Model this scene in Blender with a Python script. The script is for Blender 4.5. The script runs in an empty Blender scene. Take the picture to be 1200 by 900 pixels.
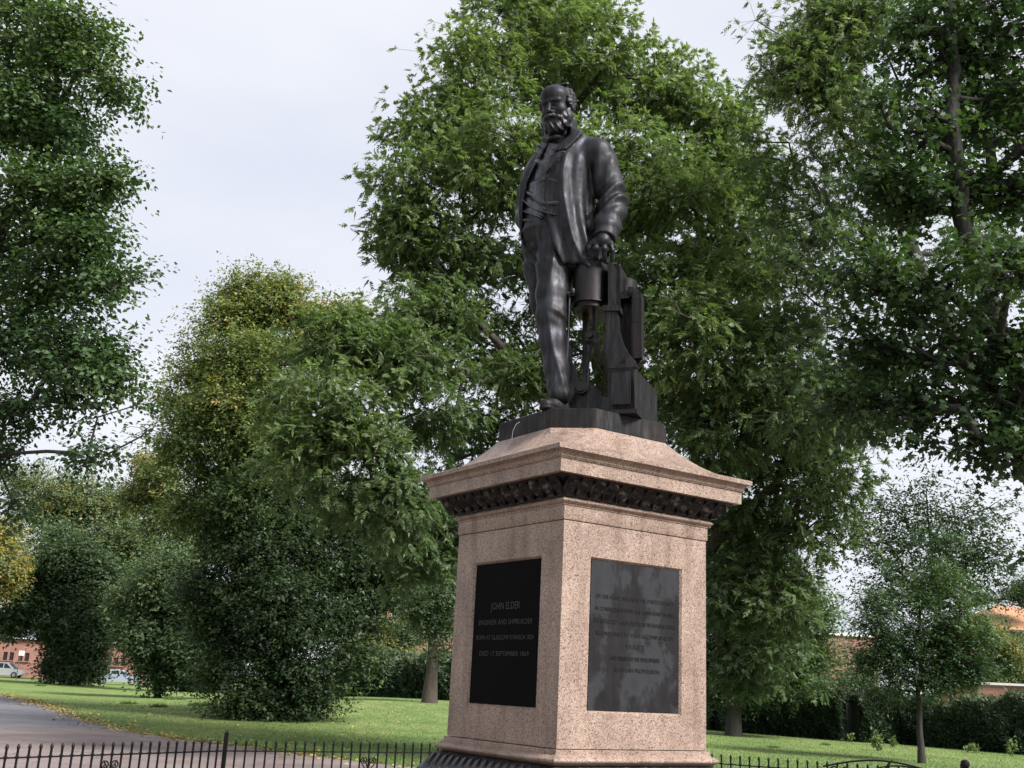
import bpy, math, random
import numpy as np
from mathutils import Matrix, Vector
rng = np.random.default_rng(7)
random.seed(7)
C = bpy.context.scene.collection
sc = bpy.context.scene

# ------------------------------------------------------------------ camera, world, sun, exposure
FPX = 1255.23
PITCH, ROLL, YAW = math.radians(15.794), math.radians(2.8325), math.radians(34.244)
FW = np.array([0, math.cos(PITCH), math.sin(PITCH)])
_r = np.array([1.0, 0, 0]); _u = np.cross(_r, FW)
RT = math.cos(ROLL)*_r + math.sin(ROLL)*_u
UP = -math.sin(ROLL)*_r + math.cos(ROLL)*_u
EYE = np.array([0, 0, 1.6])
cam = bpy.data.cameras.new('camera'); cam.sensor_width = 36; cam.lens = 36*FPX/1200
cam.clip_start = 0.1; cam.clip_end = 3000
co = bpy.data.objects.new('camera', cam); C.objects.link(co)
co.matrix_world = Matrix(((RT[0], UP[0], -FW[0], EYE[0]), (RT[1], UP[1], -FW[1], EYE[1]), (RT[2], UP[2], -FW[2], EYE[2]), (0, 0, 0, 1)))
sc.camera = co
sc.view_settings.view_transform = 'Standard'
try: sc.view_settings.look = 'None'
except Exception: pass
sc.view_settings.gamma = 1
sc.view_settings.use_curve_mapping = False
sc.view_settings.exposure = 1.6
sc.cycles.max_bounces = 6
sc.cycles.diffuse_bounces = 3
sc.cycles.glossy_bounces = 2
sc.cycles.transmission_bounces = 4
sc.cycles.transparent_max_bounces = 4

SUN_EL, SUN_AZ = math.radians(42), math.radians(128)     # azimuth measured clockwise from +Y: the light comes from the right, behind the camera
w = bpy.data.worlds.new('World'); sc.world = w; w.use_nodes = True
nt = w.node_tree; nt.nodes.clear()
def N(nt, t, **k):
    n = nt.nodes.new(t)
    for a, b in k.items(): setattr(n, a, b)
    return n
out = N(nt, 'ShaderNodeOutputWorld'); bg = N(nt, 'ShaderNodeBackground'); bg2 = N(nt, 'ShaderNodeBackground'); mx = N(nt, 'ShaderNodeMixShader')
sky = N(nt, 'ShaderNodeTexSky'); sky.sky_type = 'NISHITA'; sky.sun_disc = False; sky.sun_elevation = SUN_EL; sky.sun_rotation = SUN_AZ
tc = N(nt, 'ShaderNodeTexCoord'); mp = N(nt, 'ShaderNodeMapping'); mp.inputs['Scale'].default_value = (1.2, 1.2, 3.0)
no = N(nt, 'ShaderNodeTexNoise'); no.inputs['Scale'].default_value = 1.6; no.inputs['Detail'].default_value = 5; no.inputs['Roughness'].default_value = .5
rp = N(nt, 'ShaderNodeValToRGB'); rp.color_ramp.elements[0].position = .36; rp.color_ramp.elements[0].color = (.272, .284, .322, 1)
rp.color_ramp.elements[1].position = .62; rp.color_ramp.elements[1].color = (.322, .327, .345, 1)
L = nt.links.new
L(tc.outputs['Generated'], mp.inputs['Vector']); L(mp.outputs[0], no.inputs['Vector']); L(no.outputs['Fac'], rp.inputs[0])
L(rp.outputs[0], bg2.inputs['Color']); bg2.inputs['Strength'].default_value = 1.0
L(sky.outputs[0], bg.inputs['Color']); bg.inputs['Strength'].default_value = .05
mx.inputs[0].default_value = .9
L(bg.outputs[0], mx.inputs[1]); L(bg2.outputs[0], mx.inputs[2]); L(mx.outputs[0], out.inputs['Surface'])
sl = bpy.data.lights.new('sun', 'SUN'); sl.energy = 2.9; sl.angle = math.radians(18); sl.color = (1, .97, .93)
so = bpy.data.objects.new('sun', sl); C.objects.link(so)
_d = Vector((math.sin(SUN_AZ)*math.cos(SUN_EL), math.cos(SUN_AZ)*math.cos(SUN_EL), math.sin(SUN_EL)))
so.rotation_euler = _d.to_track_quat('Z', 'Y').to_euler(); so.location = (12, -12, 20)

# ------------------------------------------------------------------ reference geometry (a pixel of the 1200 x 900 photograph to a point)
def ray(x, y): return FW + RT*(x-600)/FPX - UP*(y-450)/FPX
def at(x, y, Y): d = ray(x, y); return EYE + d*(Y/d[1])
def px2(x, y, Y, r): return r/FPX*float(np.dot(at(x, y, Y)-EYE, FW))
def terrain(x, y):
    x = np.asarray(x, float); y = np.asarray(y, float)
    t = np.clip((y-30)/30, 0, 1); t = t*t*(3-2*t)
    return .7*t*np.exp(-((x+4)/10)**2) + .02*np.sin(x*.31+1)*np.sin(y*.23)*np.clip((y-16)/10, 0, 1)
def ground(x, y):
    d = ray(x, y)
    k = -1.6/d[2]
    for _ in range(12):
        P = EYE + d*k; k = (float(terrain(P[0], P[1]))-1.6)/d[2]
    return EYE + d*k
def gz(x, y, Y):
    P = at(x, y, Y); return np.array([P[0], P[1], float(terrain(P[0], P[1]))])

# ------------------------------------------------------------------ mesh helpers
def tag(o, label=None, cat=None, group=None, kind=None):
    if label: o['label'] = label
    if cat: o['category'] = cat
    if group: o['group'] = group
    if kind: o['kind'] = kind
    return o
def empty(name, loc, label, cat, group=None, rz=0):
    o = bpy.data.objects.new(name, None); C.objects.link(o); o.location = tuple(loc); o.rotation_euler = (0, 0, rz); o.empty_display_size = .2
    return tag(o, label, cat, group)
def put(name, me, mat=None, parent=None, loc=None, inv=True):
    o = bpy.data.objects.new(name, me); C.objects.link(o)
    if mat is not None and len(me.materials) == 0: me.materials.append(mat)
    if parent is not None:
        o.parent = parent
        if inv:
            m = Matrix.Identity(4)
            q = parent
            chain = []
            while q is not None: chain.append(q); q = q.parent
            for q in reversed(chain):
                m = m @ q.matrix_parent_inverse @ q.matrix_basis
            o.matrix_parent_inverse = m.inverted()
    if loc is not None: o.location = tuple(loc)
    return o
def np_mesh(name, V, groups, smooth=False, attrs=None):
    """groups: list of integer arrays (n, k)."""
    V = np.asarray(V, np.float32)
    me = bpy.data.meshes.new(name)
    me.vertices.add(len(V)); me.vertices.foreach_set('co', V.ravel())
    idx = np.concatenate([g.ravel() for g in groups]).astype(np.int32)
    cnt = np.concatenate([np.full(len(g), g.shape[1], np.int32) for g in groups])
    st = np.concatenate([[0], np.cumsum(cnt)[:-1]]).astype(np.int32)
    me.loops.add(len(idx)); me.loops.foreach_set('vertex_index', idx)
    me.polygons.add(len(cnt)); me.polygons.foreach_set('loop_start', st)
    try: me.polygons.foreach_set('loop_total', cnt)
    except Exception: pass
    me.polygons.foreach_set('use_smooth', np.full(len(cnt), bool(smooth)))
    for k, a in (attrs or {}).items():
        at_ = me.attributes.new(k, 'FLOAT', 'POINT'); at_.data.foreach_set('value', np.asarray(a, np.float32))
    me.update(calc_edges=True); me.validate()
    return me
class MB:
    def __init__(s): s.v = []; s.f = []
    def add(s, V, F):
        b = len(s.v); s.v += [tuple(map(float, p)) for p in V]; s.f += [tuple(b+i for i in f) for f in F]; return s
    def frame_box(s, c, ax, ay, az):
        c = np.array(c, float); V = []
        for i in (-1, 1):
            for j in (-1, 1):
                for k in (-1, 1): V.append(c+i*np.array(ax)+j*np.array(ay)+k*np.array(az))
        return s.add(V, [(0, 1, 3, 2), (4, 6, 7, 5), (0, 4, 5, 1), (2, 3, 7, 6), (0, 2, 6, 4), (1, 5, 7, 3)])
    def box(s, x0, x1, y0, y1, z0, z1):
        return s.frame_box(((x0+x1)/2, (y0+y1)/2, (z0+z1)/2), ((x1-x0)/2, 0, 0), (0, (y1-y0)/2, 0), (0, 0, (z1-z0)/2))
    def prism(s, P, d):
        P = [np.array(p, float) for p in P]; n = len(P); d = np.array(d, float)
        F = [tuple(range(n))[::-1], tuple(range(n, 2*n))] + [(i, (i+1) % n, n+(i+1) % n, n+i) for i in range(n)]
        return s.add(P+[p+d for p in P], F)
    def tube(s, pts, r, n=8, caps=True):
        pts = [np.array(p, float) for p in pts]; m = len(pts); r = [r]*m if np.isscalar(r) else r
        V = []; a = None
        for i, p in enumerate(pts):
            t = pts[min(i+1, m-1)]-pts[max(i-1, 0)]; t = t/(np.linalg.norm(t)+1e-9)
            if a is None:
                a = np.cross(t, [0, 0, 1.0]) if abs(t[2]) < .9 else np.cross(t, [1.0, 0, 0])
            a = a-t*np.dot(a, t); a /= np.linalg.norm(a)+1e-9; b = np.cross(t, a)
            for k in range(n):
                q = 2*math.pi*k/n; V.append(p+r[i]*(math.cos(q)*a+math.sin(q)*b))
        F = [(i*n+k, i*n+(k+1) % n, (i+1)*n+(k+1) % n, (i+1)*n+k) for i in range(m-1) for k in range(n)]
        if caps: F += [tuple(range(n))[::-1], tuple(range((m-1)*n, m*n))]
        return s.add(V, F)
    def lathe(s, c, prof, n=24):
        c = np.array(c, float); V = []; m = len(prof)
        for r, z in prof:
            for k in range(n):
                q = 2*math.pi*k/n; V.append(c+np.array([r*math.cos(q), r*math.sin(q), z]))
        F = [(i*n+k, i*n+(k+1) % n, (i+1)*n+(k+1) % n, (i+1)*n+k) for i in range(m-1) for k in range(n)]
        F += [tuple(range(n))[::-1], tuple(range((m-1)*n, m*n))]
        return s.add(V, F)
    def mesh(s, name, smooth=False, bevel=0):
        me = bpy.data.meshes.new(name); me.from_pydata(s.v, [], s.f)
        if smooth:
            me.polygons.foreach_set('use_smooth', np.full(len(me.polygons), True))
            try: me.set_sharp_from_angle(angle=math.radians(35))
            except Exception: pass
        me.update(); return me
    def build(s, name, mat, parent=None, smooth=False):
        me = s.mesh(name, smooth)
        import bmesh
        bm = bmesh.new(); bm.from_mesh(me); bmesh.ops.recalc_face_normals(bm, faces=bm.faces); bm.to_mesh(me); bm.free()
        return put(name, me, mat, parent)

# ------------------------------------------------------------------ materials
def mat(name, base=(.5, .5, .5), rough=.6, metal=0, spec=.5):
    m = bpy.data.materials.new(name); m.use_nodes = True
    b = m.node_tree.nodes['Principled BSDF']
    b.inputs['Base Color'].default_value = (*base, 1); b.inputs['Roughness'].default_value = rough; b.inputs['Metallic'].default_value = metal
    b.inputs['Specular IOR Level'].default_value = spec
    return m, m.node_tree, b
def coords(nt, scale=(1, 1, 1)):
    t = N(nt, 'ShaderNodeTexCoord'); m = N(nt, 'ShaderNodeMapping'); m.inputs['Scale'].default_value = scale
    nt.links.new(t.outputs['Object'], m.inputs['Vector']); return m.outputs[0]
def noise(nt, vec, scale, detail=4, rough=.55):
    n = N(nt, 'ShaderNodeTexNoise'); n.inputs['Scale'].default_value = scale; n.inputs['Detail'].default_value = detail; n.inputs['Roughness'].default_value = rough
    nt.links.new(vec, n.inputs['Vector']); return n.outputs['Fac']
def ramp(nt, fac, stops):
    r = N(nt, 'ShaderNodeValToRGB'); e = r.color_ramp.elements
    while len(e) < len(stops): e.new(.5)
    for k, (p, c) in enumerate(stops): e[k].position = p; e[k].color = (*c, 1) if len(c) == 3 else c
    nt.links.new(fac, r.inputs[0]); return r.outputs[0]
def mixc(nt, fac, a, b, mode='MIX'):
    m = N(nt, 'ShaderNodeMix'); m.data_type = 'RGBA'; m.blend_type = mode
    for s, v in ((0, fac), (6, a), (7, b)):
        if isinstance(v, (int, float)): m.inputs[s].default_value = v
        elif isinstance(v, tuple): m.inputs[s].default_value = (*v, 1)
        else: nt.links.new(v, m.inputs[s])
    return m.outputs[2]
def bump(nt, b, h, strength=.3, dist=.01):
    n = N(nt, 'ShaderNodeBump'); n.inputs['Strength'].default_value = strength; n.inputs['Distance'].default_value = dist
    nt.links.new(h, n.inputs['Height']); nt.links.new(n.outputs[0], b.inputs['Normal'])

def granite():
    m, nt, b = mat('pink_granite', rough=.5)
    v = coords(nt)
    vo = N(nt, 'ShaderNodeTexVoronoi'); vo.inputs['Scale'].default_value = 165; nt.links.new(v, vo.inputs['Vector'])
    sep = N(nt, 'ShaderNodeSeparateColor'); nt.links.new(vo.outputs['Color'], sep.inputs[0])
    c1 = ramp(nt, sep.outputs[0], [(0, (.035, .028, .026)), (.10, (.13, .098, .082)), (.26, (.25, .182, .146)), (.7, (.305, .225, .180)), (1, (.37, .295, .25))])
    vo2 = N(nt, 'ShaderNodeTexVoronoi'); vo2.inputs['Scale'].default_value = 320; nt.links.new(v, vo2.inputs['Vector'])
    s2 = N(nt, 'ShaderNodeSeparateColor'); nt.links.new(vo2.outputs['Color'], s2.inputs[0])
    c2 = ramp(nt, s2.outputs[0], [(0, (.30, .24, .23)), (.2, (.8, .77, .75)), (.6, (1, 1, 1)), (1, (1.15, 1.1, 1.08))])
    c = mixc(nt, .8, c1, c2, 'MULTIPLY')
    # runs of grime below the mouldings
    st = noise(nt, coords(nt, (5, 5, .55)), 2.2, 6)
    g = ramp(nt, st, [(.34, (.66, .61, .58)), (.50, (.96, .95, .94)), (.65, (1.06, 1.05, 1.04))])
    c = mixc(nt, .75, c, g, 'MULTIPLY')
    bl = ramp(nt, noise(nt, v, 3.3, 5), [(.38, (.84, .80, .78)), (.62, (1.06, 1.05, 1.05))])
    c = mixc(nt, 1.0, c, bl, 'MULTIPLY')
    nt.links.new(c, b.inputs['Base Color'])
    nt.links.new(ramp(nt, sep.outputs[1], [(0, (.32,)*3), (1, (.62,)*3)]), b.inputs['Roughness'])
    bump(nt, b, s2.outputs[1], .12, .002)
    return m
def bronze(name='dark_bronze', base=(.036, .036, .042), brown=(.020, .018, .018), rough=.55):
    m, nt, b = mat(name, metal=.85, rough=rough)
    v = coords(nt)
    n1 = noise(nt, coords(nt, (1, 1, .4)), 5, 6, .6)
    c = mixc(nt, ramp(nt, n1, [(.4, (0,)*3), (.66, (1,)*3)]), base, brown)
    st = noise(nt, coords(nt, (14, 14, .9)), 2, 5)
    c = mixc(nt, 1.0, c, ramp(nt, st, [(.32, (.62,)*3), (.68, (1.25, 1.25, 1.3))]), 'MULTIPLY')
    c = mixc(nt, ramp(nt, noise(nt, coords(nt, (10, 10, 1.3)), 1.7, 7, .7), [(.52, (0,)*3), (.72, (.45,)*3)]), c, (.085, .095, .095))
    nt.links.new(c, b.inputs['Base Color'])
    nt.links.new(ramp(nt, noise(nt, v, 9, 5), [(.3, (rough-.14,)*3), (.7, (rough+.16,)*3)]), b.inputs['Roughness'])
    bump(nt, b, noise(nt, v, 60, 4, .6), .16, .006)
    return m
M_GRAN = granite(); M_BRZ = bronze(); M_ENG = bronze('engine_bronze', (.026, .025, .027), (.034, .026, .024), .5)
M_VEST = bronze('bright_bronze', (.085, .084, .094), (.04, .036, .036), .30)  # waistcoat bronze made paler and shinier: sky highlights put into its colour
M_BEARD = bronze('beard_bronze', (.048, .047, .053), (.035, .032, .032), .5)
def simple(name, base, rough=.6, metal=0, var=.25, scale=8, spec=.5, bmp=0):
    m, nt, b = mat(name, base, rough, metal, spec)
    if var:
        n = noise(nt, coords(nt), scale, 6)
        c = mixc(nt, 1.0, base, ramp(nt, n, [(.3, (1-var,)*3), (.7, (1+var,)*3)]), 'MULTIPLY'); nt.links.new(c, b.inputs['Base Color'])
        if bmp: bump(nt, b, n, bmp, .02)
    return m
M_IRON = simple('black_iron', (.005, .0045, .005), .5, 0, .3, 20, spec=.2)
M_STAIN = simple('soot_black_granite', (.010, .008, .008), .6, 0, .7, 14, bmp=.4)
def gar():
    m, nt, b = mat('black_garland', (.03, .03, .034), .32, .3)
    n = noise(nt, coords(nt), 25, 5)
    nt.links.new(ramp(nt, n, [(.4, (.016, .016, .018)), (.62, (.05, .05, .056)), (.74, (.2, .2, .22))]), b.inputs['Base Color']); bump(nt, b, n, .3, .01); return m
M_GARL = gar()
def plq(name, a, b_, chalk):
    m, nt, b = mat(name, a, .62, .05 if chalk > .1 else 0, .10 if chalk > .1 else .04)
    n = noise(nt, coords(nt, (1.5, 1.5, 1.0)), 2.6, 6, .62); n2 = noise(nt, coords(nt, (3, 3, .9)), 5.5, 5, .6)
    c = mixc(nt, ramp(nt, n2, [(.35, (0,)*3), (.65, (1,)*3)]), a, b_)
    c = mixc(nt, ramp(nt, n, [(.49, (0,)*3), (.56, (chalk,)*3), (.72, (chalk*.6,)*3)]), c, (.050, .052, .060))
    nt.links.new(c, b.inputs['Base Color']); bump(nt, b, noise(nt, coords(nt), 30, 5), .08, .004); return m
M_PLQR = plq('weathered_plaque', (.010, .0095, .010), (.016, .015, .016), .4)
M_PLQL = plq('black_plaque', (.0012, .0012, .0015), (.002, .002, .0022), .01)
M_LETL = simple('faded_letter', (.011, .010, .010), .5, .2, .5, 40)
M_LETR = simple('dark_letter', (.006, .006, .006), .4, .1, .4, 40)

def leafmat(name, cols, trans=.35, gloss=.0):
    """cols: stops over the 'tint' attribute (leaf colour by plant or clump; hedges also carry a lit top and dark foot)."""
    m = bpy.data.materials.new(name); m.use_nodes = True; nt = m.node_tree; nt.nodes.clear()
    o = N(nt, 'ShaderNodeOutputMaterial'); a = N(nt, 'ShaderNodeAttribute'); a.attribute_name = 'tint'
    c = ramp(nt, a.outputs['Fac'], cols)
    p = N(nt, 'ShaderNodeBsdfPrincipled'); p.inputs['Roughness'].default_value = .5; p.inputs['Specular IOR Level'].default_value = .35
    nt.links.new(c, p.inputs['Base Color'])
    t = N(nt, 'ShaderNodeBsdfTranslucent'); tcol = mixc(nt, 1.0, c, (1.2, 1.4, .65), 'MULTIPLY'); nt.links.new(tcol, t.inputs['Color'])
    mx = N(nt, 'ShaderNodeMixShader'); mx.inputs[0].default_value = trans
    nt.links.new(p.outputs[0], mx.inputs[1]); nt.links.new(t.outputs[0], mx.inputs[2]); nt.links.new(mx.outputs[0], o.inputs['Surface'])
    return m
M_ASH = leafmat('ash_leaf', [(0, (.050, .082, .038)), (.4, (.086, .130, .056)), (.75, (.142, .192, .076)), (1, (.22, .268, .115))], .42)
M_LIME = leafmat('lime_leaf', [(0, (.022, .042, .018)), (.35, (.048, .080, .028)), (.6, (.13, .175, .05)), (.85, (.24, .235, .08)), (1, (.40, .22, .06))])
M_BEECH = leafmat('elm_leaf', [(0, (.022, .046, .022)), (.5, (.055, .102, .036)), (1, (.14, .19, .06))])
M_SYC = leafmat('sycamore_leaf', [(0, (.018, .038, .015)), (.5, (.038, .072, .024)), (.85, (.075, .125, .035)), (1, (.15, .19, .06))], .36)
M_FAR = leafmat('far_leaf', [(0, (.036, .060, .030)), (.5, (.066, .105, .048)), (.85, (.13, .17, .08)), (1, (.30, .24, .06))])
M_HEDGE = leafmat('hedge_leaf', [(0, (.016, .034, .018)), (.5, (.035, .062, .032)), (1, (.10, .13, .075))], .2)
M_GRASS = leafmat('grass_blade', [(0, (.065, .115, .034)), (.6, (.125, .19, .06)), (1, (.24, .26, .11))], .25)
M_DRY = leafmat('fallen_leaf', [(0, (.16, .08, .03)), (.5, (.32, .20, .06)), (1, (.50, .38, .12))], .1)
def bark(name, a, b_):
    m, nt, b = mat(name, a, .85)
    n = noise(nt, coords(nt, (9, 9, 1.6)), 2.2, 8, .65)
    nt.links.new(ramp(nt, n, [(.3, a), (.7, b_)]), b.inputs['Base Color']); bump(nt, b, n, .7, .04); return m
M_BARK = bark('bark', (.022, .017, .014), (.085, .068, .055)); M_BARKD = bark('dark_bark', (.010, .009, .008), (.040, .034, .028))
M_BARKS = bark('sycamore_bark', (.006, .0055, .005), (.024, .021, .018)); M_BARKR = bark('brown_bark', (.028, .021, .017), (.080, .060, .047))  # the sycamore bark is the darkest of the bark tones

# ------------------------------------------------------------------ ground, paths
xs = np.concatenate([[-900, -400, -200, -120], np.arange(-80, 81, 2.0), [120, 200, 400, 900]])
ys = np.concatenate([[-300, -100, -40], np.arange(-20, 160, 2.0), [200, 300, 600, 1500]])
X, Y = np.meshgrid(xs, ys); V = np.stack([X, Y, terrain(X, Y)], -1).reshape(-1, 3); nx = len(xs)
i, j = np.meshgrid(np.arange(len(ys)-1), np.arange(nx-1), indexing='ij'); b0 = (i*nx+j).ravel()
mg, nt, b = mat('lawn', rough=.9, spec=.2); v = coords(nt)
n1 = noise(nt, v, .35, 6, .6); n2 = noise(nt, v, 9, 6, .7); n3 = noise(nt, coords(nt, (1, .35, 1)), 2.2, 5, .6)
c = ramp(nt, n1, [(.3, (.10, .155, .045)), (.52, (.145, .20, .065)), (.7, (.20, .225, .085))])
c = mixc(nt, .8, c, ramp(nt, n2, [(.3, (.62, .66, .6)), (.65, (1.2, 1.2, 1.1))]), 'MULTIPLY')
c = mixc(nt, .7, c, ramp(nt, n3, [(.35, (.75, .78, .7)), (.62, (1.15, 1.15, 1.1))]), 'MULTIPLY')
n4 = noise(nt, coords(nt, (1, .5, 1)), .9, 7, .7); c = mixc(nt, ramp(nt, n4, [(.56, (0,)*3), (.70, (.55,)*3)]), c, (.22, .20, .09))
nt.links.new(c, b.inputs['Base Color']); bump(nt, b, n2, .8, .06)
o = put('lawn', np_mesh('lawn', V, [np.stack([b0, b0+1, b0+nx+1, b0+nx], 1)], True), mg); tag(o, 'mown green park lawn', kind='structure')

EDGE = [ground(*p) for p in [(0, 814), (50, 827), (100, 845), (140, 856), (190, 865), (250, 873), (303, 879), (340, 884.5), (380, 889), (433, 896), (470, 900)]]
def path_mat(name, a, b_, sc_=60):
    m, nt, b = mat(name, a, .85, spec=.3); v = coords(nt)
    n = noise(nt, v, sc_, 5, .8); n2 = noise(nt, v, .7, 6, .6)
    c = mixc(nt, ramp(nt, n2, [(.35, (0,)*3), (.65, (1,)*3)]), a, b_)
    c = mixc(nt, .8, c, ramp(nt, n, [(.3, (.65,)*3), (.7, (1.3,)*3)]), 'MULTIPLY')
    vo = N(nt, 'ShaderNodeTexVoronoi'); vo.feature = 'DISTANCE_TO_EDGE'; vo.inputs['Scale'].default_value = .35; dn = N(nt, 'ShaderNodeVectorMath'); dn.operation = 'ADD'; nz = N(nt, 'ShaderNodeTexNoise'); nz.inputs['Scale'].default_value = 1.5; nt.links.new(v, nz.inputs['Vector']); nt.links.new(v, dn.inputs[0]); nt.links.new(nz.outputs['Color'], dn.inputs[1]); nt.links.new(dn.outputs[0], vo.inputs['Vector'])
    c = mixc(nt, ramp(nt, vo.outputs['Distance'], [(0, (.7,)*3), (.012, (0,)*3)]), c, (.06, .055, .05))
    nt.links.new(c, b.inputs['Base Color']); bump(nt, b, n, .35, .01); return m
M_TAR = path_mat('grey_tarmac', (.12, .118, .13), (.17, .165, .178)); M_PINK = path_mat('pinkish_asphalt', (.155, .115, .108), (.21, .172, .16))
def sheet(name, A, B, m, lift, n=14):
    A = np.array(A)[:, :2]; B = np.array(B)[:, :2]
    V = []
    for a, b_ in zip(A, B):
        for t in np.linspace(0, 1, n): V.append(a*(1-t)+b_*t)
    V = np.array(V); Z = terrain(V[:, 0], V[:, 1])+lift; V = np.column_stack([V, Z])
    i, j = np.meshgrid(np.arange(len(A)-1), np.arange(n-1), indexing='ij'); b0 = (i*n+j).ravel()
    o = put(name, np_mesh(name, V, [np.stack([b0, b0+1, b0+n+1, b0+n], 1)], True), m); return tag(o, kind='structure')
e = [np.array(p[:2]) for p in EDGE]
far = [e[0]+(e[0]-e[1])*3.0, e[0]+(e[0]-e[1])*1.2] + e[:5]
def dens(P, step=.8):
    o = []
    for a, b_ in zip(P[:-1], P[1:]):
        k = max(1, int(np.linalg.norm(b_-a)/step)); o += [a+(b_-a)*t/k for t in range(k)]
    return o+[P[-1]]
far = dens(far, 2.0)
sheet('tarmac_path', far, [p+np.array([-22.0, -9.0]) for p in far], M_TAR, .022)
ctr = np.array([.564, 8.0])
near = dens(e[3:], .8)
a0 = math.atan2(*(near[-1]-ctr)[::-1]); R0 = np.linalg.norm(near[-1]-ctr)
arc = [ctr+R0*np.array([math.cos(a), math.sin(a)]) for a in [0]]
v3_ = near[0]-ctr; a1 = math.atan2(v3_[1], v3_[0]); R3 = np.linalg.norm(v3_)
arc = []
for t in np.linspace(0, 1, 80):
    a = a0-(a0+2*math.pi-a1)*t; rr_ = R0+(21.0-R0)*max(0, t-.45)/.45 if t < .9 else 21.0+(R3-21.0)*(t-.9)/.1
    arc.append(ctr+rr_*np.array([math.cos(a), math.sin(a)]))
edge2 = near+arc[1:]
sheet('pink_path', edge2, [ctr+(p-ctr)*.02 for p in edge2], M_PINK, .030, 20)

# ------------------------------------------------------------------ pedestal (square, turned; u and v are its face directions)
U = np.array([math.cos(YAW), math.sin(YAW), 0]); W = np.array([-math.sin(YAW), math.cos(YAW), 0]); PC = np.array([.5638, 8.0, 0])
def pp(a, b_, z): return PC+a*U+b_*W+np.array([0, 0, z])
ped = empty('pedestal', PC, 'square pink granite pedestal with overhanging cornice, carrying the bronze man', 'pedestal')
def sq(name, prof, m, smooth=True, parent=ped):
    """prof: (half width, z, chamfer) rings of eight points."""
    mb = MB(); V = []
    for q in prof:
        h, z = q[0], q[1]; c_ = q[2] if len(q) > 2 else .0015
        for a, b_ in ((-h+c_, -h), (h-c_, -h), (h, -h+c_), (h, h-c_), (h-c_, h), (-h+c_, h), (-h, h-c_), (-h, -h+c_)): V.append(pp(a, b_, z))
    n = 8; m_ = len(prof)
    F = [(i*n+k, i*n+(k+1) % n, (i+1)*n+(k+1) % n, (i+1)*n+k) for i in range(m_-1) for k in range(n)]
    F += [tuple(range(n))[::-1], tuple(range((m_-1)*n, m_*n))]
    mb.add(V, F)
    return mb.build(name, m, parent, smooth)
def arcp(h0, z0, h1, z1, bulge, n=6):
    """profile points from (h0,z0) to (h1,z1) bulging outwards (positive) or inwards."""
    r = []
    for k in range(n+1):
        t = k/n; dh, dz = h1-h0, z1-z0; ln = math.hypot(dh, dz); q = math.sin(math.pi*t)*bulge
        r.append((h0+dh*t+q*dz/ln, z0+dz*t-q*dh/ln))
    return r
sq('step', [(1.25, 0.0), (1.25, .22), (1.24, .235)], M_GRAN, False)
sq('step', [(1.03, .235), (1.03, .44), (1.02, .455)], M_GRAN, False)
sq('plinth', [(.86, .455), (.86, .80), (.845, .815)], M_GRAN, False)
sq('cushion', [(.835, .817)]+arcp(.835, .83, .69, 1.135, .05, 8)+[(.68, 1.137)], M_GARL)
sq('torus_moulding', [(.668, 1.139)]+arcp(.676, 1.139, .676, 1.207, .040, 9)+[(.671, 1.209), (.671, 1.238)], M_GRAN)
# die, with a recess on each face for the plaques
dz0, dz1, hd = 1.243, 2.689, .6535
PZ0, PZ1, PH = 1.465, 2.468, .418
die = MB()
for s_, (T, Nn) in enumerate(((U, -W), (-U, W), (-W, -U), (W, U))):
    def q(t, z, d=0.0): return PC+T*t+Nn*(hd-d)+np.array([0, 0, z])
    o8 = [q(-hd, dz0), q(hd, dz0), q(hd, dz1), q(-hd, dz1)]
    i8 = [q(-PH, PZ0), q(PH, PZ0), q(PH, PZ1), q(-PH, PZ1)]; r8 = [q(-PH+.018, PZ0+.018, .022), q(PH-.018, PZ0+.018, .022), q(PH-.018, PZ1-.018, .022), q(-PH+.018, PZ1-.018, .022)]
    V = o8+i8+r8; F = [(k, (k+1) % 4, 4+(k+1) % 4, 4+k) for k in range(4)]+[(4+k, 4+(k+1) % 4, 8+(k+1) % 4, 8+k) for k in range(4)]+[(8, 9, 10, 11)]
    die.add(V, F)
die.add([pp(-hd, -hd, dz1), pp(hd, -hd, dz1), pp(hd, hd, dz1), pp(-hd, hd, dz1)], [(0, 1, 2, 3)])
put('die', die.mesh('die'), M_GRAN, ped)
sq('frieze_band', [(.658, 2.694), (.662, 2.70), (.662, 2.785), (.668, 2.79), (.668, 2.797)]+arcp(.672, 2.799, .672, 2.838, .020, 6)+[(.668, 2.842)], M_GRAN)
sq('carved_frieze', [(.672, 2.844)]+arcp(.676, 2.846, .80, 2.962, -.028, 7)+[(.79, 2.968)], M_STAIN)
sq('cornice', [(.70, 2.966), (.836, 2.970), (.838, 3.056), (.846, 3.060), (.850, 3.068)]+arcp(.852, 3.070, .882, 3.106, -.010, 4)+[(.893, 3.110), (.894, 3.139), (.889, 3.143)], M_GRAN)
cap = []
for k in range(11):
    t = k/10; h = .872-(.872-.560)*t**.72; z = 3.147+(3.388-3.147)*t**1.45; cap.append((h, z, .004+(.232-.004)*t**.8))
sq('sloped_cap', cap, M_GRAN)
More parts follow.
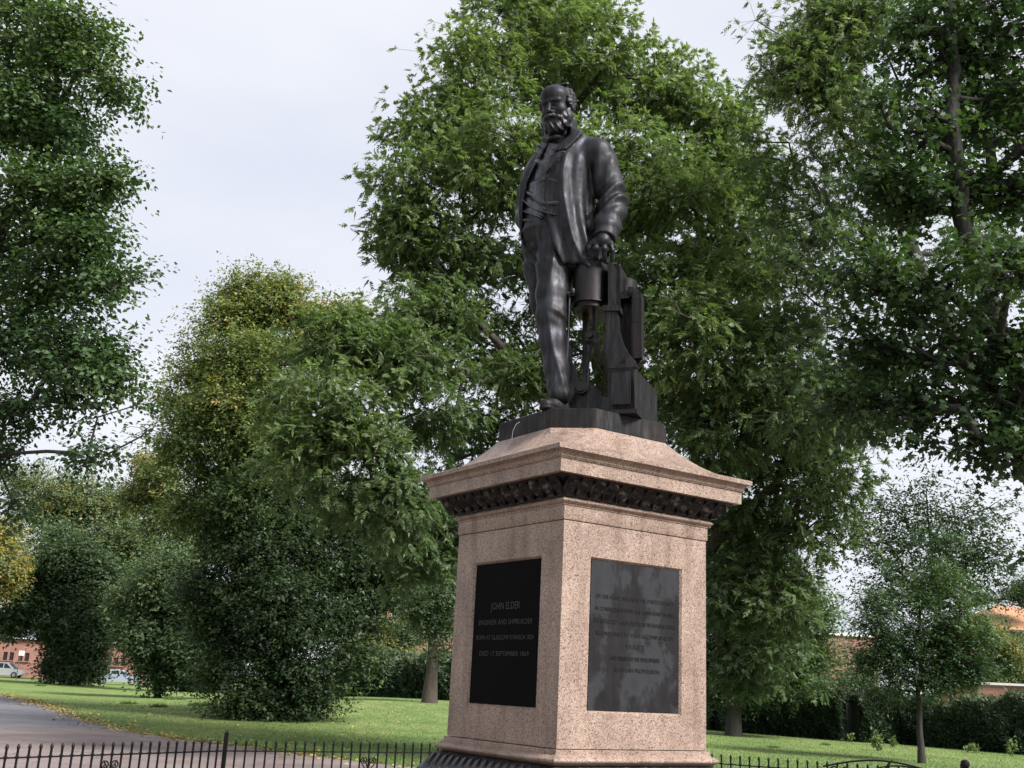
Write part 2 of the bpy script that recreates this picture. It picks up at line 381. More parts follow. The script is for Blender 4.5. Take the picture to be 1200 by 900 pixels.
# carved leaves of the frieze and the garland roll, all round
leaf = MB(); n = 7
for k in range(n):
    t = k/(n-1); wd = .026*math.sin(math.pi*(.18+.72*t))+.004; y = -.012-.045*t-.05*t*t; z = -.105*t+.0; lift = .016*math.sin(math.pi*t)
    leaf.v += [(-wd, y+.012, z), (-wd*.5, y-.006-lift*.3, z), (0, y-.016-lift, z), (wd*.5, y-.006-lift*.3, z), (wd, y+.012, z)]
leaf.f = [(k*5+i, k*5+i+1, k*5+5+i+1, k*5+5+i) for k in range(n-1) for i in range(4)]
def sootleaf():
    m, nt, b = mat('soot_leaf', rough=.6, spec=.2); v = coords(nt); t = N(nt, 'ShaderNodeObjectInfo')
    ad = N(nt, 'ShaderNodeVectorMath'); ad.operation = 'ADD'; nt.links.new(v, ad.inputs[0]); nt.links.new(t.outputs['Location'], ad.inputs[1])
    n = noise(nt, ad.outputs[0], 17, 6, .7); nt.links.new(ramp(nt, n, [(.42, (.006, .005, .005)), (.55, (.03, .026, .024)), (.64, (.17, .15, .14))]), b.inputs['Base Color']); bump(nt, b, n, .8, .03); return m
lm = leaf.mesh('carved_leaf', True)
lm.materials.append(sootleaf())
roll = MB(); P = []
for k in range(9):
    t = k/8; P.append((.055*(t-.5)+.02*math.sin(t*3), -.012-.045*math.sin(t*math.pi*.62+.25)*1.0-.14*t, -.30*t))
roll.tube(P, [.012, .034, .044, .048, .048, .048, .046, .04, .02], 7)
rm = roll.mesh('garland_leaf', True); rm.materials.append(M_GARL)
for s_, (T, Nn) in enumerate(((U, -W), (W, U), (-U, W), (-W, -U))):
    ang = math.atan2(Nn[1], Nn[0])+math.pi/2
    for k in range(13):
        t = (k+.5)/13*2-1
        o = put('carved_leaf', lm, None, ped, inv=False)
        # leaf runs up and outwards: hang it upside down from the top of the frieze
        loc = PC+T*t*.74+Nn*(.793)+np.array([0, 0, 2.960])
        M = Matrix.Translation(Vector(loc)) @ Matrix.Rotation(ang, 4, 'Z') @ Matrix.Diagonal((1.9, -1, 1.05, 1))
        o.matrix_parent_inverse = Matrix.Translation(-Vector(PC)); o.matrix_basis = M
    for k in range(17):
        t = (k+.5)/17*2-1
        o = put('garland_leaf', rm, None, ped, inv=False)
        loc = PC+T*t*.72+Nn*.688+np.array([0, 0, 1.118])
        M = Matrix.Translation(Vector(loc)) @ Matrix.Rotation(ang, 4, 'Z') @ Matrix.Diagonal((1, 1, 1, 1))
        o.matrix_parent_inverse = Matrix.Translation(-Vector(PC)); o.matrix_basis = M
# plaques and their inscriptions
def plaque(T, Nn, m, label, lines, lm_, raise_=.004):
    c = PC+Nn*(hd-.020)
    mb = MB(); mb.frame_box(c+np.array([0, 0, (PZ0+PZ1)/2]), T*(PH-.017), Nn*.008, (0, 0, (PZ1-PZ0)/2-.017))
    o = mb.build('plaque', m, ped); o['label'] = label
    ang = math.atan2(Nn[1], Nn[0])+math.pi/2
    for txt, z, size, width, dx in lines:
        cu = bpy.data.curves.new('inscription_line', 'FONT'); cu.body = txt; cu.size = size; cu.align_x = 'CENTER'; cu.align_y = 'CENTER'; cu.extrude = .0015; cu.resolution_u = 2
        to = bpy.data.objects.new('tmp', cu); C.objects.link(to)
        bpy.context.view_layer.update()
        me = bpy.data.meshes.new_from_object(to); bpy.data.objects.remove(to)
        n = len(me.vertices); vv = np.empty(n*3, np.float32); me.vertices.foreach_get('co', vv); vv = vv.reshape(-1, 3)
        s = width/(vv[:, 0].max()-vv[:, 0].min()); vv[:, 0] *= s
        base = c+Nn*(.008+raise_/2)+np.array([0, 0, z])+T*dx
        wv = base+vv[:, :1]*T+vv[:, 1:2]*np.array([0, 0, 1.0])+vv[:, 2:3]*Nn
        me.vertices.foreach_set('co', wv.astype(np.float32).ravel()); me.update()
        put('inscription_line', me, lm_, o)
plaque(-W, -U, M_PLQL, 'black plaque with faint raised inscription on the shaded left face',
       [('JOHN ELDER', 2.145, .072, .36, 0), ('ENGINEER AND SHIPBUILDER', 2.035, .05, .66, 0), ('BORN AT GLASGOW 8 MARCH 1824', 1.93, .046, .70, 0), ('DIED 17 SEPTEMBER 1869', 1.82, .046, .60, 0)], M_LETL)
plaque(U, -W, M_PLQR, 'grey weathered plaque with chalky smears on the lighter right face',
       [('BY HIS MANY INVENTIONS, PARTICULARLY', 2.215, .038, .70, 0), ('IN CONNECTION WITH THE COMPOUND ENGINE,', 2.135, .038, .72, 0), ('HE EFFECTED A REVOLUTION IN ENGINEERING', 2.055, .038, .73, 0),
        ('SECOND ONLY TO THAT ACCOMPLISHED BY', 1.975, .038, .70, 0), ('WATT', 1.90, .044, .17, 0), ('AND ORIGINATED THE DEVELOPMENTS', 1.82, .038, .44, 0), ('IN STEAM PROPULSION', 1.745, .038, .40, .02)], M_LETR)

# ------------------------------------------------------------------ signed distance modelling for the figure
def v3(a): return np.asarray(a, np.float32)
def ln(p): return np.sqrt((p*p).sum(-1))
def smin(a, b_, k):
    h = np.clip(.5+.5*(b_-a)/k, 0, 1); return b_*(1-h)+a*h-k*h*(1-h)
def smax(a, b_, k): return -smin(-a, -b_, k)
def ell(p, c, r, R=None):
    q = p-v3(c)
    if R is not None: q = q @ v3(R).T
    r = v3(r); k0 = ln(q/r); k1 = ln(q/(r*r))+1e-9
    return k0*(k0-1)/k1
def cone(p, a, b_, ra, rb):
    a = v3(a); b_ = v3(b_); d = b_-a; t = np.clip(((p-a)@d)/np.dot(d, d), 0, 1)
    return ln(p-a-t[:, None]*d)-(ra+(rb-ra)*t)
def chain(p, pts, rs, k=.02):
    d = None
    for i in range(len(pts)-1):
        e_ = cone(p, pts[i], pts[i+1], rs[i], rs[i+1]); d = e_ if d is None else smin(d, e_, k)
    return d
_wd = [(v3(a)/np.linalg.norm(a), ph) for a, ph in zip(np.random.default_rng(3).normal(size=(24, 3)), np.random.default_rng(4).uniform(0, 6.28, 24))]
def wob(p, f, s=0, n=6):
    r = 0
    for k in range(n):
        d, ph = _wd[(s+k) % 24]; r = r+np.sin(p@d*f*(1+.23*k)+ph+1.3*np.sin(p@_wd[(s+k+7) % 24][0]*f*.6))
    return r/n
def sdf_mesh(name, fn, lo, hi, h, m, parent, smooth_it=1):
    B = 8; lo = np.array(lo, float); hi = np.array(hi, float)
    nb = np.ceil((hi-lo)/(h*B)).astype(int); n = nb*B
    bi = np.stack(np.meshgrid(*[np.arange(k) for k in nb], indexing='ij'), -1).reshape(-1, 3)
    cen = (lo+(bi+.5)*B*h).astype(np.float32)
    d = fn(cen); act = np.abs(d) < B*h*.87+.05
    vol = np.repeat(np.repeat(np.repeat(d.reshape(nb), B, 0), B, 1), B, 2).astype(np.float32)
    off = np.stack(np.meshgrid(*[np.arange(B)]*3, indexing='ij'), -1).reshape(-1, 3)
    ab = bi[act]; gi = (ab[:, None, :]*B+off[None]).reshape(-1, 3)
    for s0 in range(0, len(gi), 400000):
        g = gi[s0:s0+400000]; vol[g[:, 0], g[:, 1], g[:, 2]] = fn((lo+g*h).astype(np.float32))
    vol[0] = vol[-1] = 1; vol[:, 0] = vol[:, -1] = 1; vol[:, :, 0] = vol[:, :, -1] = 1
    s = vol < 0
    cs = np.zeros(tuple(n-1), np.int8)
    for a in (0, 1):
        for b_ in (0, 1):
            for c_ in (0, 1): cs += s[a:n[0]-1+a, b_:n[1]-1+b_, c_:n[2]-1+c_]
    cells = np.argwhere((cs > 0) & (cs < 8)); idx = -np.ones(tuple(n-1), np.int32); idx[tuple(cells.T)] = np.arange(len(cells))
    acc = np.zeros((len(cells), 3)); cnt = np.zeros(len(cells))
    cor = [(a, b_, c_) for a in (0, 1) for b_ in (0, 1) for c_ in (0, 1)]
    for p in cor:
        for ax in range(3):
            if p[ax] == 0:
                q = list(p); q[ax] = 1
                A = vol[cells[:, 0]+p[0], cells[:, 1]+p[1], cells[:, 2]+p[2]]; Bv = vol[cells[:, 0]+q[0], cells[:, 1]+q[1], cells[:, 2]+q[2]]
                cr = (A < 0) != (Bv < 0); t = np.where(cr, A/(A-Bv+1e-12), 0)
                pt = np.array(p, float)+np.zeros((len(cells), 3)); pt[:, ax] += t
                acc += np.where(cr[:, None], pt, 0); cnt += cr
    V = lo+(cells+acc/cnt[:, None])*h
    quads = []
    for ax in range(3):
        sl0 = [slice(None)]*3; sl1 = [slice(None)]*3; sl0[ax] = slice(0, -1); sl1[ax] = slice(1, None)
        a, b_ = s[tuple(sl0)], s[tuple(sl1)]
        e_ = np.argwhere(a != b_); o1, o2 = [(1, 2), (2, 0), (0, 1)][ax]
        e_ = e_[(e_[:, o1] > 0) & (e_[:, o2] > 0) & (e_[:, o1] < n[o1]-1) & (e_[:, o2] < n[o2]-1)]
        def ci(d1, d2):
            q = e_.copy(); q[:, o1] -= d1; q[:, o2] -= d2; return idx[tuple(q.T)]
        Q = np.stack([ci(0, 0), ci(1, 0), ci(1, 1), ci(0, 1)], 1); ins = a[tuple(e_.T)]
        Q[~ins] = Q[~ins][:, ::-1]; quads.append(Q)
    Q = np.concatenate(quads); Q = Q[(Q >= 0).all(1)]
    for _ in range(smooth_it):
        S = np.zeros_like(V); K = np.zeros(len(V))
        for a in range(4):
            i0, i1 = Q[:, a], Q[:, (a+1) % 4]
            for c_ in range(3): S[:, c_] += np.bincount(i0, V[i1, c_], len(V))+np.bincount(i1, V[i0, c_], len(V))
            K += np.bincount(i0, minlength=len(V))+np.bincount(i1, minlength=len(V))
        V = V*.6+.4*S/np.maximum(K, 1)[:, None]
    return put(name, np_mesh(name, V, [Q], True), m, parent)

BZ = 3.536          # top of the bronze base
statue = empty('bronze_statue', at(665, 478, 7.85), 'dark bronze bearded man in an open frock coat, looking down, on the pedestal', 'statue')
sqs = [(.553, 3.390, .226), (.556, 3.394, .228), (.556, 3.528, .228), (.548, BZ, .224)]
sq('octagonal_base', sqs, M_ENG, False, statue)
J = at
def rp_(px): return px/150.0
FA = math.radians(42); F_ = np.array([-math.sin(FA), -math.cos(FA), 0]); L_ = np.array([math.cos(FA), -math.sin(FA), 0])
ROT = np.array([L_, F_, [0, 0, 1]])
def sections(tab):
    """tab rows: px x, px y, depth, a (lateral, m), b (front to back, m)."""
    rows = sorted([(J(x, y, D)[2], *J(x, y, D)[:2], a, b_) for x, y, D, a, b_ in tab])
    z = np.array([r[0] for r in rows]); R = np.array(rows)
    def f(p, grow=0.0):
        zz = p[:, 2]; cx = np.interp(zz, z, R[:, 1]); cy = np.interp(zz, z, R[:, 2]); a = np.interp(zz, z, R[:, 3])+grow; b_ = np.interp(zz, z, R[:, 4])+grow
        dx = p[:, 0]-cx; dy = p[:, 1]-cy; l = dx*L_[0]+dy*L_[1]; f_ = dx*F_[0]+dy*F_[1]
        e_ = 2.25
        k = (np.abs(l/a)**e_+np.abs(f_/b_)**e_)**(1/e_)
        d = (k-1)*np.minimum(a, b_)*.95
        zc = np.maximum(zz-z[-1], z[0]-zz)
        return smax(d, zc, .03), l, f_
    return f, z[0], z[-1]
coat_f, cz0, cz1 = sections([(655, 156, 7.86, .11, .12), (661, 163, 7.86, .18, .15), (664, 172, 7.85, .255, .18), (660, 190, 7.85, .295, .215), (653, 215, 7.85, .325, .235),
    (652, 245, 7.85, .312, .240), (655, 275, 7.85, .315, .245), (659, 300, 7.85, .325, .25), (664, 326, 7.86, .325, .25)])
def xz(pts, D): return np.array([[J(x, y, D)[0], J(x, y, D)[2]] for x, y in pts])
EL = xz([(668, 158), (655, 170), (645, 182), (639, 205), (637.5, 232), (641, 257), (647, 285), (655, 303), (665, 319), (676, 328), (690, 331)], 7.62)   # his left coat edge
ER = xz([(646, 163), (639, 172), (628, 190), (618.5, 207), (613.5, 233), (612.5, 258), (613, 300), (613, 330)], 7.70)                                  # his right coat edge
def edge_x(E, z): o = np.argsort(E[:, 1]); return np.interp(z, E[o, 1], E[o, 0])
def coat(p):
    z = p[:, 2]
    d, l, f_ = coat_f(p)
    th = np.arctan2(l, f_+.05)
    # long soft folds falling from the shoulder
    tz = (cz1-z)
    fold = (.011*np.sin(7.5*th+1.5*np.sin(tz*3.2)+.5)+.008*np.sin(14*th-2.2*tz+1.3*np.sin(tz*4.0+th*2)))*np.clip(tz*2.5, 0, 1)*(.45+.55*np.clip(tz, 0, 1))
    xl = edge_x(EL, z)
    s_ = (p[:, 0]-xl)
    # one strong ridge running down from the collar and a seam
    ridge = .012*np.exp(-((s_-.105-.05*tz)/.022)**2)*np.clip(tz*3-.3, 0, 1)-.010*np.exp(-((s_-.165-.06*tz)/.03)**2)*np.clip(tz*3-.3, 0, 1)
    d = d-fold-ridge-.005*wob(p*v3([1, 1, .5]), 24, 3)-.0008*wob(p, 75, 6)
    # lapel: a raised turned-back strip, widest at the chest
    zl0 = J(640, 203, 7.62)[2]; zl1 = J(668, 158, 7.62)[2]
    t = np.clip((z-zl0)/(zl1-zl0), 0, 1); wl = .115*np.sin(np.clip(t, 0, 1)*math.pi*.62+.12)
    lap = np.clip((wl-s_)/.012, 0, 1)*np.clip((s_+.01)/.01, 0, 1)*(t > 0.0)*(f_ > -.05)
    d = d-.026*lap*np.clip(.25+np.abs(t-.52)/.03, 0, 1)
    # slanting shoulders
    inner, _, _ = coat_f(p, -.030)
    d = np.maximum(d, -(inner+.0))*1.0 if False else d
    xr = edge_x(ER, z)
    front = f_ > -.10
    cut = np.minimum(np.minimum(p[:, 0]-xr, xl-p[:, 0]), np.where(front, .2, -.2))      # >0 inside the opening
    cut = np.minimum(cut, f_+.02)
    d = np.maximum(d, cut)
    # rounded hem at the front, sweeping back
    zh = np.interp(p[:, 0], EL[4:, 0], EL[4:, 1])
    d = np.maximum(d, np.where(p[:, 0] > EL[4, 0]-.0, (zh-z)*.8, -1)*np.where(f_ > -.02, 1, 0)+np.where(f_ > -.02, 0, -1))
    # hollow below the waist
    d = np.maximum(d, np.where(z < cz0+.5, -(inner), -1))
    # collar behind the neck
    c = J(655, 158, 7.86); q = p-v3(c+np.array([0, 0, .015])); q2 = q@v3(ROT).T
    rr = np.sqrt((q2[:, 0]/1.0)**2+(q2[:, 1]/1.0)**2)
    col = np.maximum(np.abs(rr-.128)-.020, np.abs(q2[:, 2]-.035)-.05+.15*np.clip(q2[:, 1], -.1, .2)); col = np.maximum(col, q2[:, 1]-.07)
    d = smin(d, col, .03)
    # shoulders
    d = smin(d, ell(p, J(700, 181, 7.68), (.12, .13, .13)), .06)
    d = smin(d, ell(p, J(632, 200, 8.0), (.10, .12, .12)), .05)
    return d
AL = [J(703, 184, 7.68), J(713, 215, 7.66), J(718, 243, 7.64), J(713, 262, 7.58), J(708.5, 279, 7.53)]
AR = [J(630, 204, 8.0), J(618, 235, 8.02), J(618, 258, 7.98), J(622, 272, 7.90)]
ax_l = AL[2]-AL[0]; ax_l = ax_l/np.linalg.norm(ax_l)
def sleeve(p):
    d = chain(p, AL, [.118, .112, .108, .098, .082], .05)
    c = v3(AL[2]); q = p-c; s_ = q@v3(ax_l); lat = q[:, 0]-.4*q[:, 1]
    env = np.exp(-((s_+.06)/.11)**2)
    d = d-.017*env*np.sin(s_*52+lat*13+2*np.sin(lat*16))-.010*np.exp(-((s_-.15)/.10)**2)*np.sin(s_*40-lat*22)-.005*wob(p, 20, 5)-.002*wob(p, 70, 1)
    s2 = (p-v3(AL[0]))@v3(ax_l); d = d-.008*np.exp(-((s2-.12)/.15)**2)*np.sin(lat*46+s2*6)
    wr = AL[4]; dr = AL[4]-AL[3]; dr = dr/np.linalg.norm(dr); t = (p-v3(wr))@v3(dr)
    cuff = cone(p, wr-dr*.055, wr+dr*.008, .088, .090); d = smin(d, cuff, .008)
    groove = np.abs(t+.062)-.005; d = np.maximum(d, -np.maximum(groove, d-.010+.02*0)-.02*0+np.where(np.abs(t+.062) < .005, -d-.006+d, -1)) if False else d
    return np.maximum(d, t-.012)
def sleeve_r(p):
    d = chain(p, AR, [.112, .10, .085, .06], .05)
    return d-.006*wob(p, 24, 8)
wc_tab = [(654, 165, 7.86, .12, .11), (658, 178, 7.85, .19, .165), (655, 200, 7.85, .255, .195), (652, 225, 7.85, .272, .215), (652, 248, 7.85, .272, .222), (653, 266, 7.85, .272, .215)]
wc_f, wz0, wz1 = sections(wc_tab)
def waistcoat(p):
    d, l, f_ = wc_f(p); z = p[:, 2]
    k = l*14
    cr = (np.sin(z*58+l*34+2.6*np.sin(l*13+z*11)+1.2*np.sin(z*23))*.5+.5)*(.35+.65*np.clip(.5+wob(p, 13, 4)*1.4, 0, 1))
    d = d-.055*cr**2.2*np.clip(1.0-np.abs(l+.05)*1.6, .15, 1)+.006-.003*wob(p, 60, 9)
    d = d-.006*np.exp(-((l-.005)/.010)**2)
    # buttons
    for y in (185, 199, 213, 227, 241, 254):
        c = J(640-.25*(y-185)*.3, y, 7.62); 
        pz = c[2]; dd = np.sqrt((l-.028)**2+(z-pz)**2)
        d = d-.012*np.clip(1-dd/.014, 0, 1)
    return d
zf = J(650, 478, 7.6)[2]
LA = [J(652, 285, 7.80), J(650, 315, 7.76), J(648, 345, 7.71), J(646.5, 370, 7.66), J(648.5, 400, 7.66), J(652, 432, 7.64), J(655, 462, 7.60)]
LB = [J(630, 285, 7.95), J(632, 320, 7.97), J(638, 355, 7.96), J(645, 385, 7.96), J(654, 410, 8.02), J(663, 440, 8.08), J(669, 476, 8.10)]
def trousers(p):
    z = p[:, 2]
    a = chain(p, LA, [.150, .138, .124, .110, .098, .086, .082], .05)
    # crease, and drapery at the knee and above the shoe
    sx = np.interp(z, [q[2] for q in LA[::-1]], [q[0] for q in LA[::-1]])
    dx = p[:, 0]-sx
    a = a-.007*np.exp(-((dx+.03+.015*np.sin(z*4))/.030)**2)
    zk = LA[3][2]; a = a-.006*np.exp(-((z-zk+.02)/.075)**2)*np.sin((z-zk)*60+dx*32)*np.clip(.6+dx*6, 0, 1)
    za = LA[6][2]; a = a-.004*np.exp(-((z-za-.05)/.10)**2)*np.sin((z-za)*48-dx*60)-.006*wob(p*v3([1.6, 1.6, .45]), 17, 2)-.010*np.exp(-((dx-.05+.10*np.sin((z-za)*2.2))/.02)**2)
    b_ = chain(p, LB, [.130, .115, .105, .097, .088, .082, .082], .05)-.007*wob(p*v3([1.5, 1.5, .4]), 18, 9)
    hip = ell(p, J(648, 272, 7.86), (.235, .185, .20))
    d = smin(smin(a, hip, .07), smin(b_, hip, .07), .02)-.0015*wob(p*v3([1, 1, .5]), 55, 12)-.005*np.sin((p[:, 0]+p[:, 2]*.9)*70+3*wob(p, 12, 2))*np.exp(-((z-J(650, 300, 7.7)[2])/.10)**2)
    # cuff end
    d = np.maximum(d, BZ+.05-z+np.clip((p[:, 1]-7.55)*.12, -.04, .04))
    # pocket drapery at the hip, image left
    pk = J(618, 288, 7.72); q = p-v3(pk)
    d = d-.020*np.exp(-(q[:, 0]**2+(q[:, 2]+.04)**2)/.012)*np.sin(q[:, 2]*45+q[:, 0]*40)*.6
    wb = J(645, 262, 7.66); d = d-.010*np.exp(-((z-wb[2])/.020)**2)
    return d
HC = J(653.5, 126, 7.72); HY, HP = math.radians(30), math.radians(-20)
fh = np.array([-math.sin(HY)*math.cos(HP), -math.cos(HY)*math.cos(HP), math.sin(HP)])
lh = np.cross(fh, [0, 0, 1.0]); lh = -lh/np.linalg.norm(lh)      # his left
lh = np.array([math.cos(HY), -math.sin(HY), 0]); uh = np.cross(lh, fh); uh = uh if uh[2] > 0 else -uh
RH = np.array([lh, fh, uh]); HS = 1.03
def head_local(p): return ((p-v3(HC))@v3(RH).T)/HS
def head(p):
    q = head_local(p); m = q.copy(); m[:, 0] = np.abs(m[:, 0])
    d = ell(q, (0, -.030, .050), (.122, .152, .128))
    d = smin(d, ell(q, (0, .075, .085), (.092, .06, .065)), .06)             # high bald forehead
    d = smin(d, ell(q, (0, .050, -.045), (.092, .088, .135)), .05)
    d = smin(d, ell(m, (.066, .082, -.040), (.030, .034, .030)), .03)           # cheekbones
    d = smin(d, cone(m, (.012, .140, .030), (.072, .114, .032), .015, .012), .010)  # brow
    d = smax(d, -ell(m, (.040, .150, .000), (.031, .036, .024)), .014)          # sockets
    d = smin(d, ell(m, (.040, .105, -.001), (.022, .024, .017)), .004)
    d = smin(d, cone(m, (.020, .128, .008), (.060, .112, .006), .006, .005), .005)   # upper lids
    d = smin(d, cone(m, (.024, .124, -.020), (.056, .112, -.018), .004, .004), .008)
    d = smin(d, cone(q, (0, .134, .024), (0, .180, -.050), .012, .019), .008)    # nose
    d = smin(d, ell(m, (.017, .152, -.055), (.013, .017, .012)), .010)
    d = smax(d, -cone(q, (-.004, .158, .034), (.004, .158, .060), .004, .004), .006)
    d = smin(d, ell(m, (.122, -.012, -.012), (.016, .030, .042)), .012)          # ears
    d = smax(d, -ell(m, (.138, -.006, -.008), (.010, .014, .024)), .006)
    d = d-.0018*wob(q*v3([.3, .3, 1]), 130, 1)*np.exp(-((q[:, 2]-.095)/.03)**2)*(q[:, 1] > .05)
    return d*HS
def beard(p):
    q = head_local(p); m = q.copy(); m[:, 0] = np.abs(m[:, 0])
    d = ell(q, (0, .085, -.152), (.094, .080, .078))
    d = smin(d, ell(m, (.078, .055, -.105), (.046, .060, .070)), .03)
    d = smin(d, ell(m, (.100, .012, -.062), (.028, .036, .052)), .03)
    d = smin(d, cone(m, (.004, .166, -.080), (.050, .140, -.098), .019, .017), .012)
    d = smin(d, cone(m, (.050, .140, -.098), (.072, .110, -.125), .016, .010), .012)
    cur = np.sin(q[:, 0]*125+2.5*np.sin(q[:, 2]*38+q[:, 0]*20))*.7+.5*np.sin(q[:, 2]*70+q[:, 0]*60+2*np.sin(q[:, 0]*70))
    d = d-.0075*cur-.004*wob(q, 90, 11)
    d = smax(d, -cone(m, (0, .176, -.106), (.024, .164, -.108), .006, .004), .006)   # parting of the lips
    return d*HS
def hair(p):
    q = head_local(p); m = q.copy(); m[:, 0] = np.abs(m[:, 0])
    d = ell(q, (0, -.034, .050), (.133, .163, .139))
    cap_ = smax(d, q[:, 1]-(.030-.10*np.clip((q[:, 2]-.02)/.15, 0, 1)), .02)          # behind the hairline
    side = np.maximum(cap_, -.075-q[:, 2])
    cur = np.sin(q[:, 1]*85+4*np.sin(q[:, 2]*45))*np.sin(q[:, 2]*80+q[:, 0]*60)
    side = side-.0065*cur-.004*wob(q, 80, 4)
    tuft = ell(m, (.120, .030, .025), (.022, .030, .045))-.006*cur
    topw = cone(q, (-.07, -.02, .178), (.09, -.02, .165), .014, .016)-.004*cur
    ear = ell(m, (.127, -.012, -.012), (.030, .030, .040))
    return smax(smin(smin(side, tuft, .02), topw, .02), -ear, .01)*HS
WR = AL[4]
KN = [J(694.5, 284, 7.54), J(701, 282.5, 7.515), J(708.5, 283.0, 7.51), J(715.5, 285.5, 7.52)]
MID = [J(690, 290.5, 7.54), J(698.5, 290.5, 7.49), J(708, 291.5, 7.485), J(717.5, 293.5, 7.51)]
TIP = [J(691.0, 298.5, 7.56), J(698.5, 300, 7.53), J(708.5, 301.5, 7.53), J(717.5, 303, 7.54)]
END = [J(693, 303, 7.60), J(699, 305, 7.58), J(709, 307, 7.56), J(717, 308, 7.56)]
def hand(p):
    d = cone(p, WR+np.array([0, .0, .05]), J(707, 282, 7.50), .062, .052)
    for k in range(4): d = smin(d, cone(p, WR, KN[k], .045, .026), .018)
    for k in range(4):
        r = .0215 if k < 3 else .019
        f = smin(cone(p, KN[k], MID[k], r+.002, r-.001), cone(p, MID[k], TIP[k], r, r-.003), .004)
        f = smin(f, cone(p, TIP[k], END[k], r-.003, r-.006), .004)
        f = smin(f, ell(p, MID[k], (r+.003,)*3), .005)
        d = smin(d, f, .0035)
    th = smin(cone(p, J(697, 284, 7.52), J(687, 291, 7.58), .026, .022), cone(p, J(687, 291, 7.58), J(685.5, 300, 7.60), .021, .016), .005)
    return smin(d, th, .010)
def body(p):
    z = p[:, 2]; d = np.full(len(p), 1.0, np.float32)
    tors, _, _ = coat_f(p, -.065)
    d = tors
    d = smin(d, chain(p, [J(655, 168, 7.86), J(654, 150, 7.80), J(655, 138, 7.77)], [.105, .092, .092], .03), .04)
    hm = (z > J(650, 175, 7.7)[2])
    if hm.any(): dd = d.copy(); dd[hm] = smin(d[hm], head(p[hm]), .012); d = dd
    d = smin(d, chain(p, AL, [.07, .065, .06, .055, .05], .03), .02)
    d = smin(d, chain(p, AR, [.06, .06, .055, .05], .03), .02)
    hm = (z < J(700, 265, 7.5)[2]) & (z > J(700, 325, 7.5)[2]) & (p[:, 0] > J(680, 290, 7.5)[0])
    if hm.any(): dd = d.copy(); dd[hm] = smin(d[hm], hand(p[hm]), .01); d = dd
    rh = J(626, 287, 7.84); d = smin(d, ell(p, rh, (.045, .06, .07)), .03)
    d = smin(d, chain(p, LA, [.10, .10, .09, .08, .075, .06, .055], .03), .05)
    d = smin(d, chain(p, LB, [.10, .09, .09, .08, .07, .06, .055], .03), .05)
    return np.maximum(d, BZ+.03-z)
def shoes(p):
    ta, ha = J(640, 474, 7.50), J(657, 474, 7.66); ta = np.array([ta[0], ta[1], BZ+.04]); ha = np.array([ha[0], ha[1], BZ+.05])
    d = cone(p, ha, ta, .068, .048)
    d = smin(d, cone(p, (ha[0], ha[1], BZ+.10), ha*.5+ta*.5+np.array([0, 0, .025]), .062, .05), .03)
    tb, hb = np.array([.36, 7.98, BZ+.04]), np.array([.50, 8.13, BZ+.05])
    d = np.minimum(d, smin(cone(p, hb, tb, .066, .048), cone(p, (hb[0], hb[1], BZ+.1), hb, .06, .06), .02))
    d = d-.0015*wob(p, 90, 2)
    sole = np.maximum(d-.008, np.abs(p[:, 2]-BZ-.010)-.011)
    return np.minimum(np.maximum(d, BZ+.002-p[:, 2]), sole)
lo = np.array([.0, 7.35]); hi = np.array([.98, 8.35])
zt = HC[2]+.25
bd = sdf_mesh('body', body, (.0, 7.30, BZ-.02), (.98, 8.3, zt), .0085, M_BRZ, statue)
sdf_mesh('beard', beard, HC-.32, HC+.25, .0042, M_BEARD, bd, 1)
sdf_mesh('hair', hair, HC-.30, HC+.30, .005, M_BEARD, bd, 1)
def coatsl(p): return smin(smin(coat(p), sleeve(p), .02), sleeve_r(p), .03)
sdf_mesh('frock_coat', coatsl, (-.05, 7.30, cz0-.08), (1.05, 8.45, cz1+.15), .0095, M_BRZ, statue)
sdf_mesh('waistcoat', waistcoat, (.0, 7.4, wz0-.02), (.75, 8.3, wz1+.05), .0075, M_VEST, statue)
sdf_mesh('trousers', trousers, (-.02, 7.35, BZ-.02), (.75, 8.35, J(650, 240, 7.8)[2]), .0095, M_BRZ, statue)
sdf_mesh('shoes', lambda p: np.maximum(shoes(p), p[:, 1]-.05-7.70), (.15, 7.30, BZ-.03), (.72, 8.30, BZ+.25), .007, M_BRZ, statue).name = 'shoe'
sdf_mesh('shoe', lambda p: np.maximum(shoes(p), 7.80-p[:, 1]), (.15, 7.60, BZ-.03), (.72, 8.30, BZ+.25), .007, M_BRZ, statue)
# shirt collar and bow tie
nk = J(648, 165, 7.70)
mb = MB(); mb.tube([nk+L_*a+np.array([0, 0, .02-abs(a)*.1])+F_*(.02-abs(a)*.4) for a in np.linspace(-.075, .075, 9)], [.010, .018, .024, .018, .014, .018, .024, .018, .010], 8)
mb.build('bow_tie', M_BRZ, statue, True)
mb = MB(); g0 = at(608, 497, 7.62); mb.tube([at(609, 494.5, 7.60), at(605, 497, 7.585), at(601, 505, 7.58), at(599.5, 517, 7.575)], .003, 5)
mb.build('cable', simple('grey_cable', (.12, .115, .11), .5, 0, 0), statue, True)

